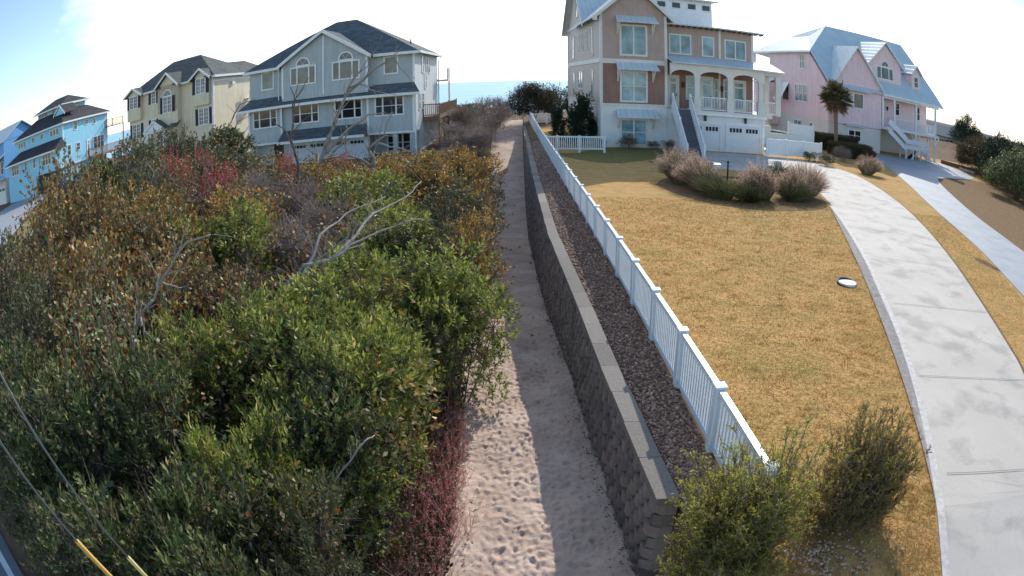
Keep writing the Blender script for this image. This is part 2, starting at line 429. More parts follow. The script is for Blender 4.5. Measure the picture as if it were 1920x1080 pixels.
# ocean
def water_material():
    m, nt, bs, o = new_mat('sea_water'); v = mapped(nt, (.02, .05, .05))
    n = noise(nt, v, 1.0, 6, .6)
    r = ramp(nt, [(.3, srgb(140, 188, 208)), (.7, srgb(166, 208, 222))]); nt.links.new(n.outputs[0], r.inputs[0]); nt.links.new(r.outputs[0], bs.inputs['Base Color'])
    bs.inputs['Roughness'].default_value = .6; bs.inputs['Specular IOR Level'].default_value = .15
    n2 = noise(nt, mapped(nt, (.15, .4, .4)), 1.0, 4); bump(nt, n2.outputs[0], .6, .5, bs)
    return m
mb = MB(); mb.add([(-40000, 100, -6.3), (40000, 100, -6.3), (40000, 40000, -6.3), (-40000, 40000, -6.3)], [(0, 1, 2, 3)])
struct(mb.build('water', water_material()))

# ------------------------------------------------------------------ sandy path with footprints
def make_path():
    ys = np.concatenate([np.arange(1.5, 15, .028), np.arange(15, 26, .1), np.arange(26, 71, .5)])
    cols = np.linspace(-2.9, .02, 100)
    Yp, Sp = np.meshgrid(ys, cols, indexing='ij'); Xp = xw(Yp) + Sp; Zp = pz(Yp) + .012
    Zp = Zp + .035 * np.sin(Xp * 2.1 + Yp * .8) * np.cos(Yp * 1.3) + .02 * np.sin(Xp * 5.3 - Yp * 2.7) + np.where(Sp < -2.2, (-2.2 - Sp) * .12, 0)
    r = np.random.default_rng(3)
    nf = 3200
    fy = 2 + r.random(nf) * 17; fs = np.clip(-1.35 + r.normal(size=nf) * .62, -2.7, -.1)
    fx = xw(fy) + fs; fa = r.normal(size=nf) * .5 + np.where(r.random(nf) < .5, 0, PI); fl = r.uniform(.045, .095, nf); dp = r.uniform(.008, .022, nf)
    for i in range(nf):
        j0, j1 = np.searchsorted(ys, fy[i] - .35), np.searchsorted(ys, fy[i] + .35)
        dx, dy = Xp[j0:j1] - fx[i], Yp[j0:j1] - fy[i]
        u = dx * math.cos(fa[i]) - dy * math.sin(fa[i]); w = dx * math.sin(fa[i]) + dy * math.cos(fa[i])
        q = (u / (fl[i] * .5)) ** 2 + (w / fl[i]) ** 2
        Zp[j0:j1] += dp[i] * (-np.exp(-q) + .55 * np.exp(-(np.sqrt(q) - 1.7) ** 2 * 4))
    n0, n1 = Yp.shape; V = np.stack([Xp, Yp, Zp], -1).reshape(-1, 3); idx = np.arange(n0 * n1).reshape(n0, n1)
    Q = np.stack([idx[:-1, :-1], idx[:-1, 1:], idx[1:, 1:], idx[1:, :-1]], -1).reshape(-1, 4)
    struct(link('path', np_mesh('path', V, Q, M['sand'], True)))
make_path()

# ------------------------------------------------------------------ retaining wall
ZT = .12
def retaining_wall():
    root = empty('retaining_wall', (float(xw(5.85)), 5.85, 0)); off = Vector(root.location)
    tag(root, 'long brown block retaining wall beside the sandy path', 'retaining wall')
    r = random.Random(5); mb = MB(); y0, y1 = 5.82, 62.
    k = 0
    while True:
        zt = ZT - .1 - .2 * k; zb = zt - .195
        if zt < -3.3: break
        y = y0 + (0 if k % 2 == 0 else -.15); L = .30
        while y < y1:
            a, b = max(y, y0), y + L - .018; y += L
            if zt < float(pz((a + b) / 2)) - .12 or b - a < .05: continue
            def P(yv, z, d): return (float(xw(yv)) - .075 * (ZT - z) - d - off.x, yv - off.y, z)
            pr = .02 + r.random() * .035; c = .075; cz = .02
            outer = [P(a, zb, -.085), P(b, zb, -.085), P(b, zt, -.085), P(a, zt, -.085)]
            ctr = [P(a + c, zb + cz, pr), P(b - c, zb + cz, pr + r.uniform(-.012, .012)), P(b - c, zt - cz, pr), P(a + c, zt - cz, pr + r.uniform(-.012, .012))]
            back = [P(a, zb, -.25), P(b, zb, -.25), P(b, zt, -.25), P(a, zt, -.25)]
            mb.add(outer + ctr + back, [(4, 5, 6, 7), (0, 1, 5, 4), (1, 2, 6, 5), (2, 3, 7, 6), (3, 0, 4, 7), (0, 8, 9, 1), (1, 9, 10, 2), (2, 10, 11, 3), (3, 11, 8, 0), (8, 11, 10, 9)])
        k += 1
    mb.build('block_face', M['block'], root)
    mb = MB(); y = y0 - .03; i = 0
    while y < y1:
        L = .92; b = y + L - .012; j = r.uniform(-.006, .006)
        def C(yv, s, z): return (float(xw(yv)) + s + j - off.x, yv - off.y, z)
        mb.hexa([C(y, -.05, ZT - .1), C(y, .25, ZT - .1), C(b, .25, ZT - .1), C(b, -.05, ZT - .1), C(y, -.05, ZT), C(y, .25, ZT), C(b, .25, ZT + .004), C(b, -.05, ZT)])
        y += L
    mb.build('cap_stone', M['cap'], root)
retaining_wall()

# ------------------------------------------------------------------ white fence
FX, FY, FA = 2.3247, 4.7986, .0495
def fpos(i): return (FX - math.sin(FA) * 1.83 * i, FY + math.cos(FA) * 1.83 * i)
def fence_top(i):
    y = fpos(i)[1]; return float(np.interp(y, [4.8, 13, 30, 45, 60, 70], [1.225, 1.19, 1.10, 1.16, 1.45, 1.6]))
def post_mesh():
    mb = MB(); mb.box(-.065, .065, -.065, .065, -1.15, -.04); mb.box(-.08, .08, -.08, .08, -.04, -.018)
    mb.add([(-.08, -.08, -.018), (.08, -.08, -.018), (.08, .08, -.018), (-.08, .08, -.018), (0, 0, .0)], [(0, 1, 4), (1, 2, 4), (2, 3, 4), (3, 0, 4)])
    return mb
def panel_mesh(L=1.70, n=15):
    mb = MB()
    mb.box(-.025, .025, .065, .065 + L, -.15, -.07); mb.box(-.04, .04, .065, .065 + L, -.07, -.055)
    mb.box(-.025, .025, .065, .065 + L, -.93, -.84)
    for k in range(n):
        y = .065 + (k + .5) * L / n; mb.box(-.015, .015, y - .024, y + .024, -.84, -.15)
    return mb
def main_fence():
    root = empty('picket_fence', (FX, FY, 0), FA)
    tag(root, 'long white vinyl picket fence running up along the rock bed', 'fence')
    p0 = post_mesh().build('post', M['vinyl'], root); q0 = panel_mesh().build('picket_panel', M['vinyl'], root)
    for i in range(32):
        p = p0 if i == 0 else p0.copy(); q = q0 if i == 0 else q0.copy()
        if i: COL.objects.link(p); COL.objects.link(q); p.parent = root; q.parent = root
        z = fence_top(i); z2 = fence_top(i + 1)
        p.location = (0, 1.83 * i, z); q.location = (0, 1.83 * i, z); q.rotation_euler = (math.atan2(z2 - z, 1.83), 0, 0)
    p = p0.copy(); COL.objects.link(p); p.parent = root; p.location = (0, 1.83 * 32, fence_top(32))
main_fence()
def fence_run(name, label, pts, top, n=14, group=None):
    """short fence from point to point, its posts and panels"""
    root = empty(name, (pts[0][0], pts[0][1], 0)); tag(root, label, 'fence', group)
    pm = None
    for i, p in enumerate(pts):
        if pm is None: po = post_mesh().build('post', M['vinyl'], root); pm = po
        else: po = pm.copy(); COL.objects.link(po); po.parent = root
        po.location = (p[0] - pts[0][0], p[1] - pts[0][1], top)
        if i < len(pts) - 1:
            q = pts[i + 1]; L = math.hypot(q[0] - p[0], q[1] - p[1]); a = math.atan2(q[1] - p[1], q[0] - p[0]) - PI / 2
            o = panel_mesh(L - .13, max(4, int(n * L / 1.8))).build('picket_panel', M['vinyl'], root); o.location = po.location; o.rotation_euler = (0, 0, a)
    return root
g = fence_run('gate_fence', 'short white picket fence with gate between long fence and tan house', [(.62, 40.4), (1.35, 40.4), (2.75, 40.3), (4.35, 40.3)], 1.12)
fence_run('picket_fence', 'short white fence closing the far end of the side yard', [(-.35, 60.2), (1.0, 60.6), (2.5, 60.9)], 1.5)

# ------------------------------------------------------------------ lawn, beds, driveways
fx = lambda y: FX - math.tan(FA) * (y - FY)
dl = smooth_line([(4.2, 2.2), (4.76, 3.74), (5.2, 4.76), (5.64, 5.73), (6.17, 6.89), (6.81, 8.34), (7.61, 10.24), (8.46, 12.47), (9.7, 15.58), (10.97, 19.07), (12.19, 22.58), (13.21, 26.02), (14.2, 29.2), (14.3, 31.6), (13.4, 33.2), (11.2, 33.7), (9.9, 34.2), (9.6, 36), (9.7, 42.9)])
dr = smooth_line([(5.9, 1.2), (7.29, 3.4), (8.3, 5.1), (9.0, 6.4), (10.02, 7.78), (10.7, 9.37), (11.87, 11.92), (13.43, 15.23), (15.76, 20.21), (18.27, 26.29), (20.2, 32.6), (21.0, 36.5), (20.8, 40.2), (19.6, 42.0), (17.2, 42.9)])
lawn_out = [(fx(2) + .4, 2.0), (fx(4.8) + .05, 4.6)] + [(fx(y) + .05, y) for y in (10, 20, 30, 40, 50, 60)] + [(30, 62), (60, 62), (60, 30), (40, 12), (24, 1.0), (8, .6), (4.4, 1.6)]
struct(sheet('lawn', lawn_out, .012, M['lawn'], 1.5))
drv = struct(sheet('driveway', dl + dr[::-1], .04, M['drive'], 1.0))
mbj = MB()
for (a, b) in (((6.81, 8.23), (10.4, 7.25)), ((5.57, 5.29), (8.1, 4.55)), ((8.35, 11.9), (12.2, 10.9)), ((9.95, 15.9), (13.6, 14.6)), ((11.4, 19.9), (15.3, 18.3)), ((12.75, 24.2), (17.0, 22.2)), ((9.7, 38.2), (20.9, 38.2)), ((14.6, 33.8), (14.6, 42.8))):
    a, b = Vector(a), Vector(b); t = (b - a).normalized(); a = a + t * .03; b = b - t * .12; nn = Vector((-t.y, t.x)) * .009; K = 10
    for k in range(K):
        p, q = a.lerp(b, k / K), a.lerp(b, (k + 1) / K)
        c = [p - nn, q - nn, q + nn, p + nn]; mbj.add([(w.x, w.y, float(gz(w.x, w.y)) + .056) for w in c], [(0, 1, 2, 3)])
mbj.build('expansion_joint', M['joint'], drv)
e = dl[:44]; struct(sheet('driveway_edging', e + offset_line(e, .13)[::-1], .052, M['curb'], 1.0))
e = dr[2:46]; struct(sheet('driveway_edging', offset_line(e, -.10) + e[::-1], .03, M['mulch'], 1.0))
d2l = smooth_line([(12.2, 6.2), (13.6, 9.5), (14.63, 12.29), (15.41, 14.25), (16.88, 17.33), (18.56, 21.46), (20.83, 26.71), (25.36, 35.96), (30.86, 48.31), (31.5, 56.0)])
d2r = smooth_line([(15.2, 4.8), (18.2, 11.2), (20.72, 17.93), (21.6, 20.19), (23.2, 24.38), (26.3, 30.4), (30.3, 37.6), (34.0, 43.2), (42.5, 46.5), (46.5, 51.0), (45.8, 57.5)])
struct(sheet('driveway', d2l + d2r[::-1], .038, M['drive2'], 1.5))
struct(sheet('mulch_and_shade_bed', smooth_line([(28.8, 36.6), (32.6, 42.2), (35.6, 45), (43.5, 47.0), (50, 45), (56, 40), (50, 22), (34, 10), (20, 13), (22, 22.5), (25.4, 31.0)], 1) , .024, M['mulch'], 2.))
struct(sheet('mulch_and_shade_bed', smooth_line([(1.2, 39.9), (2.3, 36.5), (4.2, 34.6), (6.0, 36.4), (8.3, 38.4), (9.4, 39.6), (9.4, 43.9), (4.6, 43.9), (2.5, 40.0)], 2), .022, plain('shade_painted_turf', srgb(122, 112, 66), .95, .3, 3, .1, bmp=.6, bscale=30), 1.5))  # turf, not mulch: shade before the tan house painted as darker colour
struct(sheet('mulch_and_shade_bed', smooth_line([(5.3, 27.6), (5.9, 24.6), (7.2, 22.6), (9.5, 22.2), (12.2, 23.2), (13.3, 26.6), (14.0, 29.6), (12.8, 31.6), (10.2, 31.0), (8.2, 31.8), (6.2, 30.0), (5.3, 27.6)], 2), .022, M['mulch'], 1.5))
# the rock strip between wall and fence, soil under it
def bedz(x, y):
    a = np.clip((x - xw(y) - .25) / np.maximum(fx(y) - xw(y) - .25, .1), 0, 1); return .04 + a * np.interp(y, [5, 16, 30, 60], [.17, .17, .08, .3])
ys_ = [5.7, 8, 12, 16, 20, 26, 32, 40, 50, 60]
struct(sheet('rock_bed', [(float(xw(y)) + .24, y) for y in ys_] + [(fx(y) + .05, y) for y in ys_[::-1]], .02, M['soil'], 1.0, zfun=lambda x, y: bedz(x, y)))
0 and struct(sheet('rock_bed', smooth_line([(1.5, 4.6), (1.5, 4.0), (2.0, 3.3), (3.0, 3.1), (3.7, 3.5), (3.8, 4.2), (3.2, 4.6), (2.2, 4.8)], 2), .025, M['soil'], .6))
# the road at the near left and the drive of the blue house
struct(sheet('road', [(-30, 12.4), (-12.5, 5.06), (-9.65, 3.92), (-8.1, 3.25), (-5, 1.9), (0, -.6), (0, -9), (-30, -9)], .03, M['asphalt'], 2.))
struct(sheet('road_markings', [(-30, 12.15), (-12.6, 4.86), (-8.2, 3.05), (-5, 1.65), (-5, 1.5), (-8.25, 2.9), (-12.65, 4.7), (-30, 12.0)], .036, M['line'], 2., 0))
bz = lambda x, y: float(gz(x, y))
struct(sheet('driveway', smooth_line([(-34, 22), (-39.0, 28.2), (-43.6, 33.6), (-55.6, 46.6), (-58.5, 53), (-70, 54), (-66, 45), (-56, 36), (-44, 25), (-38, 19)], 1), .04, M['drive2'], 3.))
struct(sheet('lawn', [(-33, 22), (-38.5, 28.6), (-54.5, 46.6), (-57, 53), (-44, 50), (-34, 38), (-27, 24)], .03, plain('pale_dry_turf', srgb(150, 136, 92), .95, .2, 1.5, .1, bmp=.5, bscale=20), 3.))

# rocks
_t = (1 + 5 ** .5) / 2
ICO = unit(np.array([(-1, _t, 0), (1, _t, 0), (-1, -_t, 0), (1, -_t, 0), (0, -1, _t), (0, 1, _t), (0, -1, -_t), (0, 1, -_t), (_t, 0, -1), (_t, 0, 1), (-_t, 0, -1), (-_t, 0, 1)], float))
ICF = np.array([(0, 11, 5), (0, 5, 1), (0, 1, 7), (0, 7, 10), (0, 10, 11), (1, 5, 9), (5, 11, 4), (11, 10, 2), (10, 7, 6), (7, 1, 8), (3, 9, 4), (3, 4, 2), (3, 2, 6), (3, 6, 8), (3, 8, 9), (4, 9, 5), (2, 4, 11), (6, 2, 10), (8, 6, 7), (9, 8, 1)])
def stones(P, R, r):
    n = len(P); V = np.repeat(ICO[None], n, 0) * (1 + r.normal(size=(n, 12, 1)) * .12)
    a = r.random(n) * 2 * PI; c, s = np.cos(a), np.sin(a)
    V = V * np.stack([np.ones(n), r.uniform(.6, .95, n), r.uniform(.45, .75, n)], 1)[:, None, :]
    x = V[..., 0] * c[:, None] - V[..., 1] * s[:, None]; y = V[..., 0] * s[:, None] + V[..., 1] * c[:, None]
    V = np.stack([x, y, V[..., 2]], -1) * R[:, None, None] + P[:, None, :]
    F = (ICF[None] + (np.arange(n) * 12)[:, None, None]).reshape(-1, 3)
    return V.reshape(-1, 3), F
r = np.random.default_rng(11)
n = 24000; ys = 5.6 + (r.random(n) ** 1.8) * 40; t = r.random(n)
xs = (xw(ys) + .28) * (1 - t) + (FX - math.tan(FA) * (ys - FY) - .04) * t
R = (.011 + .024 * r.random(n) ** 2.4) * np.interp(ys, [5, 12, 45], [1, 1.1, 2.0])
V, F = stones(np.stack([xs, ys, bedz(xs, ys) + .02 + R * .35], 1), R, r)
struct(link('gravel', np_mesh('gravel', V, F, M['rocks'])), 'brown and grey river rocks filling the strip between wall and fence', 'stuff')
n = 1500; ps = np.stack([2.75 + r.normal(size=n) * .5, 4.15 + r.normal(size=n) * .36], 1)
R = .008 + .028 * r.random(len(ps)) ** 2.2; V, F = stones(np.stack([ps[:, 0], ps[:, 1], gz(ps[:, 0], ps[:, 1]) + .03 + R * .3], 1), R, r)
struct(link('gravel', np_mesh('gravel', V, F, M['pale_rocks'])), 'pale pebbles around the base of the junipers', 'stuff')

# dry grass blades over the near lawn
M['blade'] = leaf_mat('dry_grass_blade', [(0, srgb(190, 150, 92)), (.45, srgb(210, 170, 110)), (.7, srgb(194, 158, 98)), (.85, srgb(164, 148, 84)), (1, srgb(142, 138, 74))], .8, .25, .1)
n = 95000
by = 3.2 + (r.random(n) ** 1.5) * 21; dxl = np.interp(by, [p[1] for p in dl[:50]], [p[0] for p in dl[:50]])
bx = (FX - math.tan(FA) * (by - FY) + .06) + r.random(n) * (dxl - .16 - (FX - math.tan(FA) * (by - FY) + .06))
keep = ~(((bx - 2.7) / 1.05) ** 2 + ((by - 3.95) / .7) ** 2 < 1) & ~(((bx - 7.75) / .26) ** 2 + ((by - 13.35) / .26) ** 2 < 1)
bx, by = bx[keep], by[keep]; cl_ = np.sin(bx * 3.1 + 2 * np.sin(by * 1.7)) * np.sin(by * 5.3 + 1.5 * np.sin(bx * 2.3)) + .5 * np.sin(bx * 11 + by * 7); k_ = r.random(len(bx)) < .6 + .4 * (cl_ > .15); bx, by = bx[k_], by[k_]; n2 = int(14000)
cy = 4 + (r.random(n2) ** 1.4) * 20; cl = np.interp(cy, [p[1] for p in dr], [p[0] for p in dr]); bx = np.concatenate([bx, cl + .12 + r.random(n2) * 2.2]); by = np.concatenate([by, cy]); n = len(bx)
B = np.stack([bx, by, gz(bx, by) + .012], 1); D = unit(np.stack([r.normal(size=n), r.normal(size=n), np.abs(r.normal(size=n)) * .7 + .25], 1))
L = r.uniform(.025, .055, n) * np.interp(by, [4, 20], [1, 1.6]); Wd = np.interp(by, [4, 20], [.008, .018]) * np.ones(n); Sd = unit(np.cross(D, r.normal(size=(n, 3))))
m = 230; ty = 4.5 + (r.random(m) ** 1.3) * 19; tl_ = FX - math.tan(FA) * (ty - FY) + .1; tr_ = np.interp(ty, [p[1] for p in dl[:50]], [p[0] for p in dl[:50]]) - .2; e_ = r.random(m); tx = tl_ + (tr_ - tl_) * np.where(r.random(m) < .3, np.where(e_ < .5, e_ ** 3 * 4, 1 - (1 - e_) ** 3 * 4), e_)
q_ = np.repeat(np.arange(m), 34); c2 = np.stack([tx[q_] + r.normal(size=len(q_)) * .07, ty[q_] + r.normal(size=len(q_)) * .035], 1); B2 = np.concatenate([c2, (gz(c2[:, 0], c2[:, 1]) + .012)[:, None]], 1); n = n + len(q_)
B = np.concatenate([B, B2]); D = np.concatenate([D, unit(r.normal(size=(len(q_), 3)) * .5 + np.array([0, 0, 1.]))]); L = np.concatenate([L, r.uniform(.035, .08, len(q_))]); Wd = np.concatenate([Wd, np.full(len(q_), .011)]); Sd = unit(np.cross(D, r.normal(size=(n, 3))))
V = np.stack([B - Sd * Wd[:, None] / 2, B + Sd * Wd[:, None] / 2, B + D * L[:, None]], 1).reshape(-1, 3)
struct(link('grass', np_mesh('grass', V, np.arange(3 * n).reshape(n, 3), M['blade'])), 'short dry tan grass of the front lawn', 'stuff')

# lid set in the lawn
root = empty('valve_box', (7.76, 13.36, float(gz(7.76, 13.36))), .2); tag(root, 'round white lid in a dark collar set in the dry lawn', 'lid')
mb = MB(); K = 24; ring = [(math.cos(2 * PI * k / K), math.sin(2 * PI * k / K)) for k in range(K)]
mb.slab([(x * .25, y * .25, .07) for x, y in ring], .08); mb.build('cover', plain('lid_plastic', srgb(220, 222, 216), .25, .04), root)
mb = MB()
mb.add([(x * .262, y * .262, .06 + .05 * y) for x, y in ring] + [(x * .30, y * .30, .06 + .06 * y) for x, y in ring] + [(x * .31, y * .31, -.05) for x, y in ring] + [(x * .258, y * .258, -.02) for x, y in ring],
       [(k, (k + 1) % K, K + (k + 1) % K, K + k) for k in range(K)] + [(K + k, K + (k + 1) % K, 2 * K + (k + 1) % K, 2 * K + k) for k in range(K)] + [(3 * K + k, 3 * K + (k + 1) % K, (k + 1) % K, k) for k in range(K)])
mb.build('collar', M['black'], root)
# ------------------------------------------------------------------ house helpers
def Ff(d): return lambda u, o, z: (u, d - o, z)      # front wall at depth d
def Fl(s): return lambda u, o, z: (s - o, u, z)      # left wall, u = depth
def Fr(s): return lambda u, o, z: (s + o, u, z)      # right wall, u = depth

def window(par, F, u0, z0, u1, z1, n=1, hung=True, grid=None, trim=.11, frame=None, pane=None, arch=None, shut=0., widths=None, name='window'):
    frame = frame or M['white']; pane = pane or M['glass']
    mb = MB(); po = .055
    mb.fbox(F, u0 - trim, u0, 0, po, z0 - trim, z1 + trim); mb.fbox(F, u1, u1 + trim, 0, po, z0 - trim, z1 + trim)
    mb.fbox(F, u0, u1, 0, po, z1, z1 + trim); mb.fbox(F, u0, u1, 0, po + .02, z0 - trim, z0)
    w = widths or [1] * n; tot = sum(w); e = [u0]
    for k in w: e.append(e[-1] + (u1 - u0) * k / tot)
    for k in range(1, n): mb.fbox(F, e[k] - .055, e[k] + .055, 0, po - .004, z0, z1)
    for k in range(n):
        a, b = e[k] + (.055 if k else 0), e[k + 1] - (.055 if k < n - 1 else 0)
        if hung: mb.fbox(F, a, b, 0, po - .012, (z0 + z1) / 2 - .025, (z0 + z1) / 2 + .025)
        if grid:
            for i in range(1, grid[0]): u = a + (b - a) * i / grid[0]; mb.fbox(F, u - .014, u + .014, 0, po - .018, z0, z1)
            for j in range(1, grid[1]):
                z = z0 + (z1 - z0) * j / grid[1]; mb.fbox(F, a, b, 0, po - .021, z - .014, z + .014)
    pb = MB(); pb.fbox(F, u0, u1, .004, .018, z0, z1)
    if arch:
        ca, ra, zb = arch; K = 10; za = zb
        if zb > z1 + trim + .01: pass
        out = [(ca + (ra + trim) * math.cos(PI * k / K), za + (ra + trim) * math.sin(PI * k / K)) for k in range(K + 1)]
        inn = [(ca + ra * math.cos(PI * k / K), za + ra * math.sin(PI * k / K)) for k in range(K + 1)]
        for k in range(K): mb.fprism(F, [out[k], out[k + 1], inn[k + 1], inn[k]], 0, po)
        mb.fbox(F, ca - ra - trim, ca + ra + trim, 0, po - .006, za - trim, za)
        for a in (60, 120): mb.fprism(F, [(ca - .012, za), (ca + .012, za), (ca + ra * math.cos(math.radians(a)) + .012, za + ra * math.sin(math.radians(a))), (ca + ra * math.cos(math.radians(a)) - .012, za + ra * math.sin(math.radians(a)))], 0, po - .02)
        ab = MB(); ab.fprism(F, inn, .004, .018)
    fo = mb.build(name, frame, par); pb.build('pane', pane, fo)
    if arch: ab.build('pane', pane, fo)
    if shut:
        for a, b in ((u0 - trim - shut - .02, u0 - trim - .02), (u1 + trim + .02, u1 + trim + shut + .02)):
            sb = MB(); sb.fbox(F, a, b, 0, .035, z0 - .05, z1 + .05)
            for j in range(12):
                z = z0 + (z1 - z0) * (j + .5) / 12; sb.fbox(F, a + .04, b - .04, .035, .05, z - .02, z + .03)
            sb.build('shutter', M['shutter'], par)
    return fo

def door(par, F, u0, z0, u1, z1, mat, glassy=True, name='door'):
    mb = MB(); t = .12
    mb.fbox(F, u0 - t, u0, 0, .06, z0, z1 + t); mb.fbox(F, u1, u1 + t, 0, .06, z0, z1 + t); mb.fbox(F, u0, u1, 0, .06, z1, z1 + t)
    mb.fbox(F, u0, u1, .002, .03, z0, z1); o = mb.build(name, mat, par)
    if glassy:
        p = MB(); p.fbox(F, u0 + .14, u1 - .14, .03, .04, z0 + .25, z1 - .55); p.fbox(F, u0 + .14, u1 - .14, .03, .04, z1 - .42, z1 - .14); p.build('pane', M['glass'], o)
    h = MB(); h.fbox(F, u1 - .12, u1 - .08, .03, .1, z0 + .95, z0 + 1.1); h.build('handle', M['black'], o)
    return o

def garage_door(par, F, u0, z0, u1, z1, mat, rows=4, groups=2):
    mb = MB(); hz = (z1 - z0) / rows
    for j in range(rows): mb.fbox(F, u0, u1, 0, .03, z0 + j * hz + .012, z0 + (j + 1) * hz - .012)
    mb.fbox(F, u0, u1, 0, .012, z0, z1)
    mb.fbox(F, u0 - .14, u0, 0, .07, z0, z1 + .14); mb.fbox(F, u1, u1 + .14, 0, .07, z0, z1 + .14); mb.fbox(F, u0, u1, 0, .07, z1, z1 + .14)
    o = mb.build('garage_door', mat, par); w = u1 - u0
    p = MB()
    for g in range(groups):
        gu0 = u0 + w * (g + .08) / groups + .05; gw = w / groups * .78; m = 4
        for k in range(m): p.fbox(F, gu0 + gw * k / m + .03, gu0 + gw * (k + 1) / m - .03, .03, .045, z1 - hz * .78, z1 - hz * .2)
    p.build('pane', M['dark_glass'], o); return o

def railing(par, pts, h=1.0, mat=None, post=.1, bal=.035, gap=.13, name='railing', posts=True, rise=0.05):
    mat = mat or M['white']; mb = MB()
    for i in range(len(pts) - 1):
        a, b = Vector(pts[i]), Vector(pts[i + 1]); up = Vector((0, 0, 1))
        mb.bar(a + up * h, b + up * h, .09, .07); mb.bar(a + up * .1, b + up * .1, .06, .06)
        n = max(2, int((b - a).length / gap))
        for k in range(1, n):
            p = a.lerp(b, k / n); mb.box(p.x - bal / 2, p.x + bal / 2, p.y - bal / 2, p.y + bal / 2, p.z + .1, p.z + h - .03)
    if posts:
        for p in pts: mb.box(p[0] - post / 2, p[0] + post / 2, p[1] - post / 2, p[1] + post / 2, p[2] - .05, p[2] + h + .1)
    return mb.build(name, mat, par)

def lamp(par, F, u, z):
    mb = MB(); mb.fbox(F, u - .05, u + .05, 0, .04, z + .05, z + .2); mb.fbox(F, u - .02, u + .02, .04, .16, z + .14, z + .18)
    mb.fprism(F, [(u - .1, z + .12), (u + .1, z + .12), (u + .04, z + .22), (u - .04, z + .22)], .06, .26)
    mb.fbox(F, u - .07, u + .07, .09, .23, z - .2, z + .12); return mb.build('wall_lamp', M['black'], par)

M['glass'] = glass('window_glass', srgb(116, 150, 160), .08)
M['dark_glass'] = glass('dark_window_glass', srgb(48, 58, 66), .08)
M['grey_glass'] = glass('grey_window_glass', srgb(88, 98, 104), .08)
M['shutter'] = plain('black_shutter', srgb(34, 40, 48), .6, .1)

